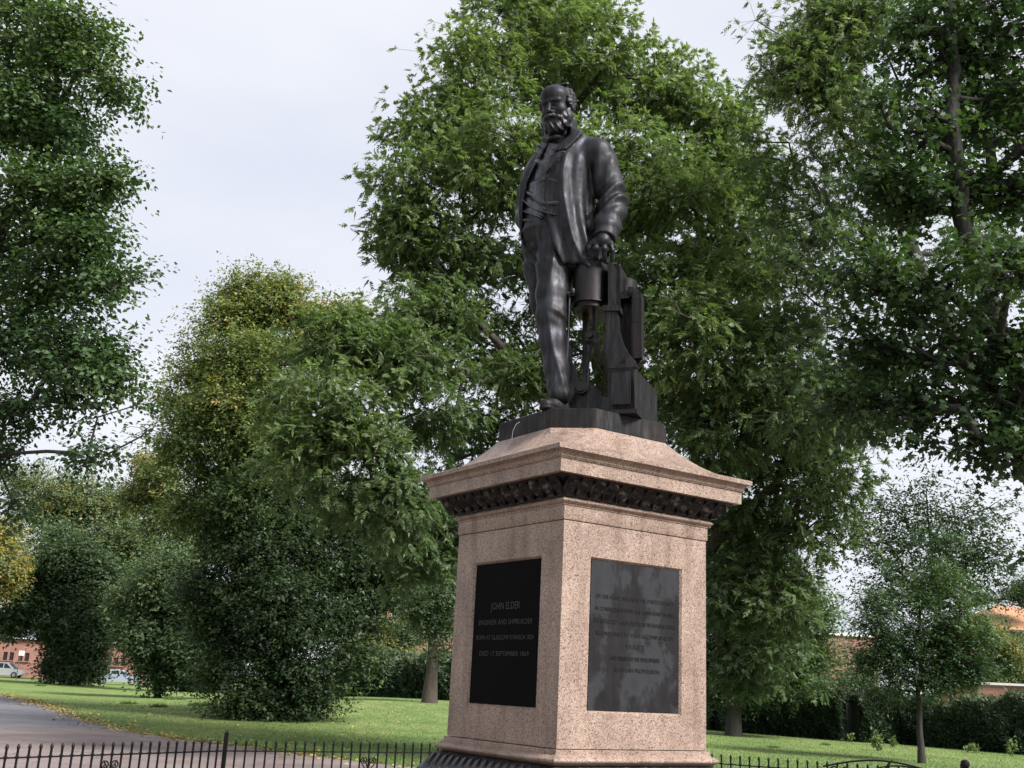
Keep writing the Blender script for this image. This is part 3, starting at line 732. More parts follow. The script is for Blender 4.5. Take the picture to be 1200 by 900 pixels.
# ------------------------------------------------------------------ model of an inverted marine engine under his hand
E1 = np.array([.94, -.34, 0]); E1 /= np.linalg.norm(E1); E2 = np.array([-E1[1], E1[0], 0])
G0 = at(714, 455, 7.50)
def eab(x, y, b_=0.0):
    """pixel -> point on the engine plane at distance b_ behind its front."""
    d = ray(x, y); k = (np.dot(G0-EYE, E2)+b_)/np.dot(d, E2); return EYE+d*k
def eside(x, y, a):
    d = ray(x, y); k = np.dot(a-EYE, E1)/np.dot(d, E1); return EYE+d*k
eng = empty('engine_model', (G0[0], G0[1]+.2, BZ), 'bronze model of a tall steam engine that the man rests his left hand on', 'sculpture')
def epl(pts, b0, b1, name, m=M_ENG, smooth=False, base_pts=0):
    P = [eab(x, y, b0) for x, y in pts]
    for k in range(base_pts): P[-1-k][2] = BZ-.002
    mb = MB(); mb.prism(P, E2*(b1-b0)); return mb.build(name, m, eng, smooth)
# condenser box with sloping back
a3 = eab(742.5, 430); pr = [eside(742.5, 429, a3), eside(769.5, 458.5, a3), eside(771.5, 500, a3), None]
pr[3] = np.array([*eside(744, 481, a3)[:2], BZ+.03]); pr[2][2] = BZ+.03
wbx = float(np.dot(eab(714, 433)-a3, E1))
mb = MB(); mb.prism([p for p in pr], E1*wbx); mb.build('condenser', M_ENG, eng)
depth_c = float(np.dot(pr[1]-pr[0], E2))
mb = MB(); f0, f1 = eab(717.5, 437.5), eab(739.5, 435.5); zc0 = eab(730, 474)[2]
mb.prism([np.array([f0[0], f0[1], zc0]), np.array([f1[0], f1[1], zc0]), f1, f0], -E2*.012); mb.build('condenser_door', M_ENG, eng)
mb = MB(); q0, q1 = eab(711, 480), eab(746, 478)
mb.prism([np.array([q0[0], q0[1], BZ-.003]), np.array([q1[0], q1[1], BZ-.003]), np.array([q1[0], q1[1], BZ+.028]), np.array([q0[0], q0[1], BZ+.028])], E2*.30); mb.build('sole_plate', M_ENG, eng)
# rounded lug above the door with its bolt
ctr_ = eab(729.5, 431); R_ = .105
mb = MB(); mb.prism([ctr_+R_*(math.cos(t)*E1+.80*math.sin(t)*np.array([0, 0, 1]))-E2*.004 for t in np.linspace(0, math.pi, 13)], E2*.05); mb.build('lug', M_ENG, eng)
mb = MB(); mb.tube([eab(730, 422.5, -.025), eab(730, 422.5, .02)], .011, 8); mb.build('bolt', M_ENG, eng)
# main column with concave sides
epl([(708.5, 363), (723, 363), (724.5, 385), (728.5, 400), (735, 412), (743, 421), (743, 431), (712, 436), (712, 421), (706.5, 408), (706.5, 396), (709.5, 388)], .015, .085, 'column')
epl([(712, 430), (719, 430), (719, 500), (712, 500)], .012, .10, 'column_foot', base_pts=2)
epl([(706, 357.5), (726, 357.5), (726, 364), (706, 364)], .0, .11, 'column_capital')
epl([(682.5, 362), (688, 362), (688.5, 455), (682.5, 455)], .22, .27, 'rear_column')
# cylinder block: an obround running back, rims top and bottom
cc = eab(692, 330, .135); zt_ = eab(691, 303.5, 0)[2]; zb_ = eab(691, 349, 0)[2]; Rc = .136
def obr(R, b0, b1, z0, z1, name, n=20):
    P = []
    for t in np.linspace(math.pi, 2*math.pi, n): P.append(cc+R*math.cos(t)*E1+R*math.sin(t)*E2+b0*E2)
    for t in np.linspace(0, math.pi, n): P.append(cc+R*math.cos(t)*E1+R*math.sin(t)*E2+b1*E2)
    P = [np.array([p[0], p[1], z0]) for p in P]; mb = MB(); mb.prism(P, (0, 0, z1-z0)); return mb.build(name, M_ENG, eng, True)
obr(Rc, 0, .17, zb_, zt_, 'cylinder'); obr(Rc+.010, 0, .17, zt_, zt_+.016, 'cylinder_rim'); obr(Rc+.008, 0, .17, zb_-.014, zb_, 'cylinder_rim')
obr(Rc*.90, .0, .17, zb_-.05, zb_-.014, 'cylinder_bottom')
epl([(712.5, 307), (717, 307), (717, 358), (712.5, 358)], .02, .36, 'valve_chest')
epl([(719, 309), (727, 311), (727, 365), (719, 362)], .17, .38, 'steam_chest')
mb = MB(); c2 = eab(733, 345, .36); z2 = eab(733, 329, .36)[2]; mb.lathe((c2[0], c2[1], 0), [(.085, z2-.30), (.085, z2-.02), (.07, z2), (.03, z2+.01)], 20); mb.build('rear_cylinder', M_ENG, eng, True)
P = [eab(x, y, .22) for x, y in [(734, 352), (734, 347), (737, 343.5), (743, 343.5), (747, 347), (748, 353), (748, 380), (748.5, 421)]]
mb = MB()
for k, (a, b_) in enumerate(zip(P[:-1], P[1:])):
    t = b_-a; t /= np.linalg.norm(t); nrm = np.cross(t, E2); mb.frame_box((a+b_)/2, (b_-a)/2*1.04, E2*.05, nrm*.034)
mb.build('exhaust_pipe', M_ENG, eng)
epl([(722, 340), (741, 342), (741, 424), (722, 420)], .27, .31, 'back_plate')
epl([(740, 350), (742, 350), (743, 420), (740, 420)], .18, .40, 'pipe_web')
mb = MB(); mb.tube([eab(749, 421, .24), eab(752, 426, .24)], .045, 10); mb.build('pipe_flange', M_ENG, eng, True)
mb = MB(); fb = eab(667.5, 345, .02); mb.tube([fb, np.array([fb[0]-.005, fb[1], BZ])], .009, 8); mb.build('guide_rod', M_BRZ, eng, True)
mb = MB(); mb.tube([eab(664.5, 345, .02), eab(674, 345, .05)], .022, 8); mb.build('guide_bracket', M_ENG, eng)
mb = MB(); mb.lathe(eab(671.5, 341, .0), [(.012, -.02), (.018, 0), (.012, .018)], 10); mb.build('valve_knob', M_BRZ, eng, True)
mb = MB(); mb.tube([eab(696, 360, .13), eab(695.5, 390, .13)], .011, 8); mb.build('piston_rod', M_BRZ, eng, True)
mb = MB(); cb = eab(694, 396, .13); mb.frame_box(cb, E1*.045, E2*.05, (0, 0, .038)); mb.tube([cb-E2*.08, cb+E2*.08], .022, 10); mb.build('crosshead', M_ENG, eng)
mb = MB(); mb.tube([eab(693, 402, .12), eab(683.5, 452, .10)], .014, 8); mb.build('connecting_rod', M_BRZ, eng, True)
mb = MB(); kb = eab(683, 456, .07); mb.tube([kb-E2*.06, kb+E2*.10], .052, 16); mb.tube([kb-E2*.075, kb-E2*.05], .036, 12); mb.build('crank_bearing', M_ENG, eng, True)
sad = [(653, 500), (653, 481)]+[(663, 477), (669, 470), (673, 461), (676, 452)]+[(690, 450), (698, 452)]+[(700.5, 459), (705, 464.5), (713, 466)]+[(713, 500)]
P = [eab(x, y, .05) for x, y in sad]; P[0][2] = BZ-.002; P[-1][2] = BZ-.002
mb = MB(); mb.prism(P, E2*.16); mb.build('bed_frame', M_ENG, eng)
mb = MB(); pb = [eab(x, y, .30) for x, y in [(672, 356), (668, 356), (668, 346), (678, 346)]]; mb.frame_box(eab(672, 354, .12), E1*.05, E2*.06, (0, 0, .03)); mb.build('side_lug', M_ENG, eng)

# ------------------------------------------------------------------ fence ring
fence = empty('iron_fence', (0, 12.4, 0), 'low black iron fence round the pedestal, with spiked bars and scroll panels', 'fence')
def bar_mesh(name, ht, r, top):
    mb = MB()
    if top: pr_ = [(r, .06), (r, ht-.115), (r*1.7, ht-.11), (r*1.7, ht-.095), (r*1.05, ht-.09), (r*1.0, ht-.04), (r*1.5, ht-.033), (r*1.35, ht-.018), (r*.5, ht)]
    else: pr_ = [(r, 0), (r, ht-.03), (r*.6, ht)]
    mb.lathe((0, 0, 0), pr_, 8); me = mb.mesh(name, True); me.materials.append(M_IRON); return me
BAR = bar_mesh('bar', .99, .0095, True)
PV = [np.array(p) for p in [(-4.75, 5.9), (-4.0, 8.5), (-2.57, 10.85), (0, 12.55), (2.37, 12.80), (4.88, 11.75), (6.7, 9.6)]]
FP = Matrix.Translation(-Vector((0, 12.4, 0)))
def fput(name, me, x, y, z=0, rz=0):
    o = put(name, me, None, fence, inv=False); o.matrix_parent_inverse = FP; o.matrix_basis = Matrix.Translation((x, y, z)) @ Matrix.Rotation(rz, 4, 'Z'); return o
pm = MB().box(-.018, .018, -.018, .018, 0, 1.05); pm.lathe((0, 0, 1.05), [(.02, 0), (.008, .012), (.004, .03)], 8); pmm = pm.mesh('post'); pmm.materials.append(M_IRON)
def spiral(cx, cz, r0, turns, flip=1, up=1, n=22):
    return [(cx+flip*r0*(1-.72*t)*math.cos(turns*6.283*t), cz+up*r0*(1-.72*t)*math.sin(turns*6.283*t)) for t in np.linspace(0, 1, n)]
sm_ = MB()
for s_ in (-1, 1):
    for P in (spiral(s_*.045, -.075, .042, 1.1, s_), spiral(s_*.058, -.19, .036, 1.2, s_, -1), [(s_*.087, -.075), (s_*.05, -.13), (0, -.165)], [(0, -.165), (s_*.05, -.235), (s_*.085, -.29), (s_*.09, -.45)], [(s_*.07, -.035), (s_*.02, -.10), (0, -.165)]):
        sm_.tube([(x, 0, z) for x, z in P], .0065, 6)
smm = sm_.mesh('scroll', True); smm.materials.append(M_IRON)
for pi_, (A, B_) in enumerate(zip(PV[:-1], PV[1:])):
    d = B_-A; ln_ = np.linalg.norm(d); ang = math.atan2(d[1], d[0]); nb_ = int(round(ln_/.103))
    po = fput('post', pmm, *A)
    for z in (.885, .14):
        rl = MB(); rl.frame_box(((A[0]+B_[0])/2, (A[1]+B_[1])/2, z), (d[0]/2, d[1]/2, 0), (-d[1]/ln_*.014, d[0]/ln_*.014, 0), (0, 0, .0055)); rl.build('rail', M_IRON, fence)
    for k in range(1, nb_):
        t = k/nb_; p = A+d*t
        if np.linalg.norm(p-PV[5]) < .05: continue
        fput('bar', BAR, p[0], p[1], 0, ang)
    if pi_ in (1, 2, 3):
        k = round(nb_*.5)/nb_; p = A+d*k; fput('scroll', smm, p[0]-.0*d[0], p[1]-.02, .875, ang)
# ornamental crest above the gate part and the ball post
g = PV[4]+(PV[5]-PV[4])*.70; dd = (PV[5]-PV[4])/np.linalg.norm(PV[5]-PV[4]); T3 = np.array([dd[0], dd[1], 0])
cr = MB()
def gp(a, z): return np.array([g[0], g[1]-.03, 0])+T3*a+np.array([0, 0, z])
cr.tube([gp(a, .93+.105*math.cos((a)/.62*math.pi/2)) for a in np.linspace(-.60, .60, 17)], .011, 6)
cr.tube([gp(a, .90+.095*math.cos((a-.2)/.4*math.pi/2)) for a in np.linspace(-.2, .6, 13)], .009, 6)
for c_ in (-.42, -.14, .12, .34):
    for fl in (-1, 1): cr.tube([gp(c_+x, .90+z) for x, z in spiral(fl*.055, .0, .05, 1.3, fl)], .008, 6)
cr.tube([gp(.05, .96), gp(.09, 1.02), gp(.12, 1.05)], [.018, .014, .003], 6)
cr.build('crest', M_IRON, fence, True)
bp = MB(); bp.lathe((0, 0, 0), [(.035, 0), (.035, .98), (.028, 1.0), (.022, 1.01), (.04, 1.03), (.047, 1.055), (.04, 1.085), (.015, 1.10)], 14)
bp.tube([(.03+.11*(1-.7*t)*(1-math.cos(t*7)*1)/2*1.4, 0, .90+.09*(1-.6*t)*math.sin(t*7)) for t in np.linspace(0, 1, 20)], .012, 6)
bpm = bp.mesh('ball_post', True); bpm.materials.append(M_IRON); fput('ball_post', bpm, PV[5][0]+.03, PV[5][1], 0, math.radians(-20))
kerb = MB()
for A, B_ in zip(PV[:-1], PV[1:]):
    d = B_-A; ln_ = np.linalg.norm(d); kerb.frame_box(((A[0]+B_[0])/2, (A[1]+B_[1])/2, .04), (d[0]/2+.05, d[1]/2, 0), (-d[1]/ln_*.09, d[0]/ln_*.09, 0), (0, 0, .05))
kb_ = kerb.build('kerb', simple('kerb_stone', (.3, .27, .25), .8, 0, .2, 6), fence)

# ------------------------------------------------------------------ trees
def leaves(pos, dirs, nrm, Lf, Wf, style, tint):
    """pos, dirs, nrm (n,3); returns verts, faces, tint per vertex."""
    n = len(pos); side = np.cross(dirs, nrm); side /= np.linalg.norm(side, axis=1, keepdims=True)+1e-9; nn = np.cross(side, dirs)
    Lf = np.broadcast_to(Lf, (n,))[:, None]; Wf = np.broadcast_to(Wf, (n,))[:, None]
    if style == 'tri': prof = [(0, -.5, 0), (0, .5, 0), (1, 0, 0)]
    elif style == 'quad': prof = [(0, 0, 0), (.42, .5, .12), (1, 0, -.06), (.42, -.5, .12)]
    elif style == 'oval': prof = [(0, 0, 0), (.22, .40, .08), (.55, .46, .10), (1, 0, -.10), (.55, -.46, .10), (.22, -.40, .08)]
    elif style == 'lobe': prof = [(0, 0, 0), (-.06, .34, .02), (.26, .30, .0), (.40, .56, -.02), (.60, .20, .03), (1, 0, -.10), (.60, -.20, .03), (.40, -.56, -.02), (.26, -.30, .0), (-.06, -.34, .02)]
    k = len(prof); V = np.empty((n, k, 3), np.float32)
    for i, (a, b_, c_) in enumerate(prof): V[:, i] = pos+dirs*Lf*a+side*Wf*b_+nn*Wf*c_
    F = np.arange(n*k).reshape(n, k)
    return V.reshape(-1, 3), F, np.repeat(tint, k)
def unit(a): return a/(np.linalg.norm(a, axis=-1, keepdims=True)+1e-9)
def grow(trunk, att, step, r_tip, r_base, g_, expo=.46):
    pts = []; par = []
    tr = [np.array(t, float) for t in trunk]; P = [tr[0]]
    for a, b_ in zip(tr[:-1], tr[1:]):
        k = max(1, int(np.linalg.norm(b_-a)/step)); P += [a+(b_-a)*(q+1)/k for q in range(k)]
    for i, p in enumerate(P): pts.append(p+(g_.normal(0, .03, 3) if i else 0)); par.append(i-1)
    N_ = np.empty((60000, 3)); n = len(pts); N_[:n] = pts; plen = np.zeros(60000)
    for i in range(1, n): plen[i] = plen[i-1]+np.linalg.norm(N_[i]-N_[i-1])
    low = int(n*.22)
    dm = np.min(np.linalg.norm(att[:, None]-N_[None, :n], axis=2), 1); order = np.argsort(dm); tips = []
    for a in att[order]:
        dv = a-N_[:n]; d = np.linalg.norm(dv, axis=1); cost = d+.22*plen[:n]+.35*np.clip(-dv[:, 2], 0, 9); cost[:low] += 5
        i = int(np.argmin(cost)); L0 = d[i]; k = max(1, int(L0/step)); p0 = N_[i].copy()
        pd = N_[i]-N_[par[i]] if par[i] >= 0 else np.array([0, 0, 1.0]); pd = pd/(np.linalg.norm(pd)+1e-9)
        c1 = p0+pd*L0*.35+np.array([0, 0, .10*L0]); prev = i
        for q in range(1, k+1):
            t = q/k; pt = (1-t)**2*p0+2*(1-t)*t*c1+t*t*a+(g_.normal(0, .05*step, 3) if q < k else 0)
            if n >= 59990: break
            N_[n] = pt; par.append(prev); plen[n] = plen[prev]+np.linalg.norm(pt-N_[prev]); prev = n; n += 1
        tips.append(prev)
    wt = np.zeros(n); wt[tips] += 1
    for i in range(n-1, 0, -1): wt[par[i]] += wt[i]
    r = r_tip*np.maximum(wt, 1)**expo; r = np.minimum(r*1.0, r_base)
    nt_ = len(P); fr = np.linspace(1, .35, nt_); r[:nt_] = np.maximum(r[:nt_]*.5, r_base*fr)
    r[0] *= 1.35; r[1] *= 1.08
    return N_[:n].copy(), np.array(par), r, nt_
def tubes(Nn, par, r, sides=6, flare=None):
    i = np.arange(1, len(Nn)); a = Nn[par[i]]; b_ = Nn[i]; ra = np.minimum(r[par[i]], r[i]*1.5); rb = r[i]
    i_main = (par[i] == i-1); ra = np.where(i_main, np.minimum(r[par[i]], r[i]*2.2), ra)
    d = unit(b_-a); ref = np.where(np.abs(d[:, 2:3]) < .9, np.array([[0, 0, 1.0]]), np.array([[1.0, 0, 0]])); s = unit(np.cross(d, ref)); t = np.cross(d, s)
    n = len(i); V = np.empty((n, 2*sides, 3), np.float32); b2 = b_+d*(rb[:, None]*.25)
    for k in range(sides):
        q = 2*math.pi*k/sides; o = math.cos(q)*s+math.sin(q)*t; V[:, k] = a+o*ra[:, None]; V[:, sides+k] = b2+o*rb[:, None]
    base = (np.arange(n)*2*sides)[:, None]; F = np.concatenate([base+np.array([[k, (k+1) % sides, sides+(k+1) % sides, sides+k]]) for k in range(sides)])
    return V.reshape(-1, 3), F
def clump_pts(cl, n, g_, shell=.55):
    """cl rows: center(3), radius, weight, tint."""
    wv = np.array([c[1]**1.6*c[2] for c in cl]); pick = g_.choice(len(cl), n, p=wv/wv.sum())
    u_ = unit(g_.normal(size=(n, 3))); rr = (shell+(1-shell)*g_.random(n)**.6)
    c0 = np.array([c[0] for c in cl])[pick]; R = np.array([c[1] for c in cl])[pick]
    return c0+u_*(R*rr)[:, None]*np.array([1, .9, .82]), u_, np.array([c[3] for c in cl])[pick], pick
def tree(name, label, cat, trunk, cl, n_att, n_leaf, style, Lf, Wf, lm_, bm_, r_tip=.012, r_base=.3, step=.6, sig=.45, seed=1, droop=.5, compound=False, group=None, sides=6, tsd=.16, up=.6, twigs=True, hole=1.5, out_frac=.10, rl=2.6):
    g_ = np.random.default_rng(seed)
    C3 = [(at(x, y, D), px2(x, y, D, r), wt, ti) for x, y, r, D, wt, ti in cl]
    att, u_, ti, _ = clump_pts(C3, int(n_att*1.7), g_, .30)
    far_ = g_.random(len(att)) < out_frac; att = att+u_*(far_*g_.uniform(.1, .5, len(att)))[:, None]*np.mean([c[1] for c in C3])
    lam = 2*math.pi/(np.median([c[1] for c in C3])*hole); sc_n = 0
    for q in range(7):
        dq = unit(g_.normal(size=3))*np.array([1, 1, 1.35]); sc_n = sc_n+np.sin(att@dq*lam*(.7+.22*q)+g_.uniform(0, 6.28))
    sc_n = sc_n+g_.normal(0, .55, len(att)); kp = np.argsort(-sc_n)[:n_att]; att = att[kp]; u_ = u_[kp]; ti = ti[kp]
    att[:, 2] = np.maximum(att[:, 2], terrain(att[:, 0], att[:, 1])+.15)
    base = np.array(trunk[0], float)
    root = empty(name, base, label, cat, group)
    Nn, par, r, nt_ = grow(trunk, att, step, r_tip, r_base, g_)
    nodes = Nn[nt_:]
    # sprays sit on twigs at the attractors and along the outer limbs
    ns = max(1, n_leaf//(27 if compound else 9))
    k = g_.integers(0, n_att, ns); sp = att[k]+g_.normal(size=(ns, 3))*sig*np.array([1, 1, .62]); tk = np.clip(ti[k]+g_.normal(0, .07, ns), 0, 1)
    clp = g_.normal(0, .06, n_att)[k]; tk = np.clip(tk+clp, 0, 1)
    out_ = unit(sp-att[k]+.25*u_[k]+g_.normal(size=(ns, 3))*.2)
    if twigs:
        m = min(ns, 5000); b0 = len(Nn)
        TW = np.concatenate([Nn, (sp[:m]+att[k[:m]]*0)]); near_ = None
        # connect each twig to the closest stored node of its attractor (the attractor itself)
        Vt = []
        a = att[k[:m]]; V1, F1 = tubes(np.concatenate([a, sp[:m]]), np.concatenate([np.zeros(m, int)-1, np.arange(m)]), np.concatenate([np.full(m, r_tip*.8), np.full(m, r_tip*.35)]), 3)
        F1 = F1
    if compound:   # pinnate: three leaves of nine leaflets per spray
        c3 = np.repeat(np.arange(ns), 3); n3 = len(c3)
        rd = unit(out_[c3]+g_.normal(size=(n3, 3))*.75+np.array([0, 0, -droop])); b0 = sp[c3]+g_.normal(size=(n3, 3))*Lf*.35
        nr = unit(g_.normal(size=(n3, 3))*.45+np.array([0, 0, up])+out_[c3]*.25); sd = unit(np.cross(rd, nr)); RL = Lf*rl*g_.uniform(.75, 1.2, n3)
        pos, dr, nm, tt = [], [], [], []
        for q in range(9):
            s_ = .22+.19*(q//2) if q < 8 else 1.0
            sg = 0 if q == 8 else (1 if q % 2 else -1)
            pos.append(b0+rd*(RL*s_*(.95))[:, None]-np.array([0, 0, 1])*(RL*s_*s_*.25)[:, None])
            dr.append(unit(rd*(.55 if sg else 1)+sd*sg*.8+np.array([0, 0, -.28])+g_.normal(size=(n3, 3))*.12)); nm.append(nr+g_.normal(size=(n3, 3))*.15); tt.append(tk[c3]+g_.normal(0, .05, n3))
        pos = np.concatenate(pos); dr = np.concatenate(dr); nm = np.concatenate(nm); tt = np.concatenate(tt)
    else:
        c9 = np.repeat(np.arange(ns), 9); n9 = len(c9); t_ = np.tile(np.linspace(-.5, 1, 9), ns)
        pos = sp[c9]+out_[c9]*(t_*Lf*3.2)[:, None]+g_.normal(size=(n9, 3))*Lf*.55
        sd = unit(np.cross(out_[c9], np.array([0, 0, 1.0]))+1e-3)
        dr = unit(out_[c9]*.6+sd*np.where(np.arange(n9) % 2, 1, -1)[:, None]*.8+g_.normal(size=(n9, 3))*.35+np.array([0, 0, -droop])); nm = unit(np.array([0, 0, up])+g_.normal(size=(n9, 3))*.5+out_[c9]*.3)
        tt = tk[c9]+g_.normal(0, .06, n9)
    sz = g_.uniform(.75, 1.2, len(pos))
    ok = pos[:, 2] > terrain(pos[:, 0], pos[:, 1])+.03
    # leaves far outside the picture are thinned out
    V, F, T = leaves(pos[ok], dr[ok], nm[ok], (Lf*sz)[ok], (Wf*sz)[ok], style, np.clip(tt[ok], 0, 1))
    o = put('crown', np_mesh('crown', V, [F], False, {'tint': T}), lm_, root); o['kind'] = 'stuff'
    Vt, Ft = tubes(Nn, par, r, sides)
    me = np_mesh('trunk', Vt, [Ft], True); put('trunk', me, bm_, root)
    if twigs:
        o = put('twigs', np_mesh('twigs', V1[:0] if False else V1[(m-1)*6:], [F1.reshape(-1, 4)[(F1 >= (m-1)*6).all(1)]-(m-1)*6], False), bm_, root); o['kind'] = 'stuff'
    return root

T = tree
# the big ash behind the statue
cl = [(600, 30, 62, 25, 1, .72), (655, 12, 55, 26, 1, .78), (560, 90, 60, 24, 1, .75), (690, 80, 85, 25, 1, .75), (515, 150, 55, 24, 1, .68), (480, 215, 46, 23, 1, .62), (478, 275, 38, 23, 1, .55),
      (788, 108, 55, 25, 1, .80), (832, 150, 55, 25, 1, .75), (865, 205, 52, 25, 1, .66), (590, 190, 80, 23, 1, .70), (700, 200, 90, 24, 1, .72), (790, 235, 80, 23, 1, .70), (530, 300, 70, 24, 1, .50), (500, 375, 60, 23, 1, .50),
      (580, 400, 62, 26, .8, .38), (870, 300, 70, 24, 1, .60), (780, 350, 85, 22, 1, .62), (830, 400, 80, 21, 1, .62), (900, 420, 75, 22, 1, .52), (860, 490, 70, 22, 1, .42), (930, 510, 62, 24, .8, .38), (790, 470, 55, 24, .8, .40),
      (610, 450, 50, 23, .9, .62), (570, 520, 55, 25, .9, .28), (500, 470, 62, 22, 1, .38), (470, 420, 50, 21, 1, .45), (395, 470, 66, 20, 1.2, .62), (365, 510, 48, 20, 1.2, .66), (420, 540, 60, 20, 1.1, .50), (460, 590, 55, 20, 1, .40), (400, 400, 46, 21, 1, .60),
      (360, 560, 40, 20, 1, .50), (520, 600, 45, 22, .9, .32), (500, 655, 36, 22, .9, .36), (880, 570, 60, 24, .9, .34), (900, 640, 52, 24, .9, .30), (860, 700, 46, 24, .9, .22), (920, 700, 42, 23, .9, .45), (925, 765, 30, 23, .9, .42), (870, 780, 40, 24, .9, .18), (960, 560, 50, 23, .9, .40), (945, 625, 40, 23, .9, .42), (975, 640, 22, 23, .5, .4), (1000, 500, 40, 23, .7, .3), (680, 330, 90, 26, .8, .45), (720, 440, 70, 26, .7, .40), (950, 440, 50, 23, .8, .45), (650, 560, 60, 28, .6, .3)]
tb = gz(735, 870, 25)
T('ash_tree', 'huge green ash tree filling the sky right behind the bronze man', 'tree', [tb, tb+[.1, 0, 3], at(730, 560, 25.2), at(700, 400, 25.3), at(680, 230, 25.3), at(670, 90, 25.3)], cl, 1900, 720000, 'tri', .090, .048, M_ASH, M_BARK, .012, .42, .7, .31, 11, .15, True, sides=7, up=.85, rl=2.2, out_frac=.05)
# ash to the right, between it and the dark sycamore
cl = [(955, 25, 50, 19, 1, .68), (935, 80, 38, 19, 1, .70), (985, 60, 58, 19, 1, .72), (960, 120, 42, 19, 1, .74), (1010, 120, 48, 19, 1, .6), (990, 170, 46, 20, .8, .5), (900, 190, 40, 21, .5, .4), (930, 240, 55, 21, .8, .45), (1000, 250, 60, 20, .7, .35), (960, 310, 60, 20, .8, .42), (1020, 330, 55, 20, .7, .34),
      (985, 400, 60, 20, .8, .32), (1040, 420, 50, 20, .6, .28), (950, 470, 55, 20, .9, .38), (900, 110, 26, 20, .6, .5), (1010, 470, 45, 20, .7, .3), (1030, 20, 60, 19, .7, .5), (1080, 200, 60, 20, .6, .35), (1150, 300, 60, 21, .5, .3), (1160, 120, 60, 21, .5, .35)]
tb = gz(1290, 900, 21)
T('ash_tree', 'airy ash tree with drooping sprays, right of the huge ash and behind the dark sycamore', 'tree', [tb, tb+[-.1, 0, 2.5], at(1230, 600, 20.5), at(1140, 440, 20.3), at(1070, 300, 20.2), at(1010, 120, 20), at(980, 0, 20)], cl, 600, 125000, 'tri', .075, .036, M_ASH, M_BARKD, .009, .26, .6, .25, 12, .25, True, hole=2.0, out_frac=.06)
# dark sycamore, near, right
cl = [(1085, 45, 52, 12, 1, .45), (1160, 30, 60, 12, 1, .4), (1040, 75, 36, 12, .7, .5), (1060, 150, 58, 12, 1, .5), (1140, 120, 60, 12.5, .8, .4), (1195, 130, 50, 12, 1, .5), (1040, 215, 40, 12, .8, .5), (1090, 230, 55, 12, 1, .45), (1175, 215, 44, 12, 1, .6), (1020, 330, 34, 12, .8, .6), (1085, 345, 46, 12, 1, .4), (1165, 400, 40, 12, 1, .4),
      (1190, 320, 44, 11, 1, .6), (1030, 420, 42, 12.5, .9, .35), (1100, 430, 55, 12, 1, .35), (1175, 470, 44, 12, 1, .3), (1060, 480, 30, 12, 1, .3), (1120, 485, 32, 12, .9, .3), (1150, 515, 24, 12, 1.1, .3), (1085, 505, 20, 12, .9, .3), (1040, 480, 22, 12.3, 1, .35), (1180, 530, 30, 12, .9, .3), (985, 480, 26, 12.5, .7, .35), (1230, 400, 70, 12, .8, .4), (1240, 200, 80, 12, .8, .4), (1230, 50, 70, 12, .6, .4), (1110, -40, 60, 12, .5, .4), (1000, 385, 26, 12.5, .5, .5), (1205, 660, 16, 12, .5, .3)]
cl = [(x, y, r*.94, D+.28, w_, t) for x, y, r, D, w_, t in cl]
tb = np.array([*at(1250, 700, 12.6)[:2], 0.0])
T('sycamore_tree', 'dark broad-leaved sycamore reaching in from the right edge', 'tree', [tb, at(1262, 760, 12.6), at(1244, 600, 12.6), at(1200, 470, 12.5), at(1150, 330, 12.4), at(1134, 284, 12.3), at(1121, 178, 12.2), at(1114, 30, 12.2), at(1108, -80, 12.2)], cl, 620, 20000, 'lobe', .084, .094, M_SYC, M_BARKS, .0115, .19, .35, .18, 13, .35, False, up=.7, hole=2.0)
# near tree, left
cl = [(25, 30, 60, 13.5, 1, .6), (85, 45, 46, 13, 1, .65), (115, 80, 26, 13, 1, .6), (140, 105, 17, 13, .9, .55), (163, 116, 7, 13, .9, .55), (40, 130, 62, 13.5, 1, .55), (95, 160, 36, 13.2, .8, .45), (110, 215, 30, 13, 1, .6), (140, 215, 17, 13, .8, .55), (50, 240, 60, 13.5, 1, .6), (115, 280, 34, 13, 1, .55), (145, 335, 26, 13, 1, .5), (75, 330, 55, 13.5, 1, .5), (30, 400, 52, 13.5, 1, .35), (90, 410, 44, 13, 1, .35),
      (130, 430, 36, 13, 1, .55), (155, 470, 26, 13, 1, .5), (165, 515, 15, 13, .8, .45), (88, 462, 24, 13, 1, .25), (118, 530, 19, 13, 1.2, .22), (18, 480, 30, 13.5, .8, .3), (2, 540, 24, 13.5, .9, .3), (6, 588, 20, 13.5, .9, .3), (112, 580, 11, 13, .7, .25), (-60, 100, 110, 14, .8, .5), (-70, 320, 110, 14, .8, .4), (-60, 500, 80, 14, .8, .35), (130, 60, 12, 13, .6, .6), (150, 560, 8, 13, .3, .3)]
cl = [(x-8 if x > 60 else x, y, r*.88, D, w_, t) for x, y, r, D, w_, t in cl]
tb = np.array([*at(-190, 700, 14)[:2], 0.0])
T('elm_tree', 'leafy tree overhanging from the left edge of the photo', 'tree', [tb, tb+[0, 0, 2.5], at(-150, 500, 14), at(-110, 300, 13.8), at(-60, 120, 13.8), at(-20, -80, 13.8)], cl, 700, 66000, 'quad', .078, .052, M_BEECH, M_BARKD, .008, .26, .4, .16, 14, .35, False, up=.8, hole=2.0, out_frac=.05)
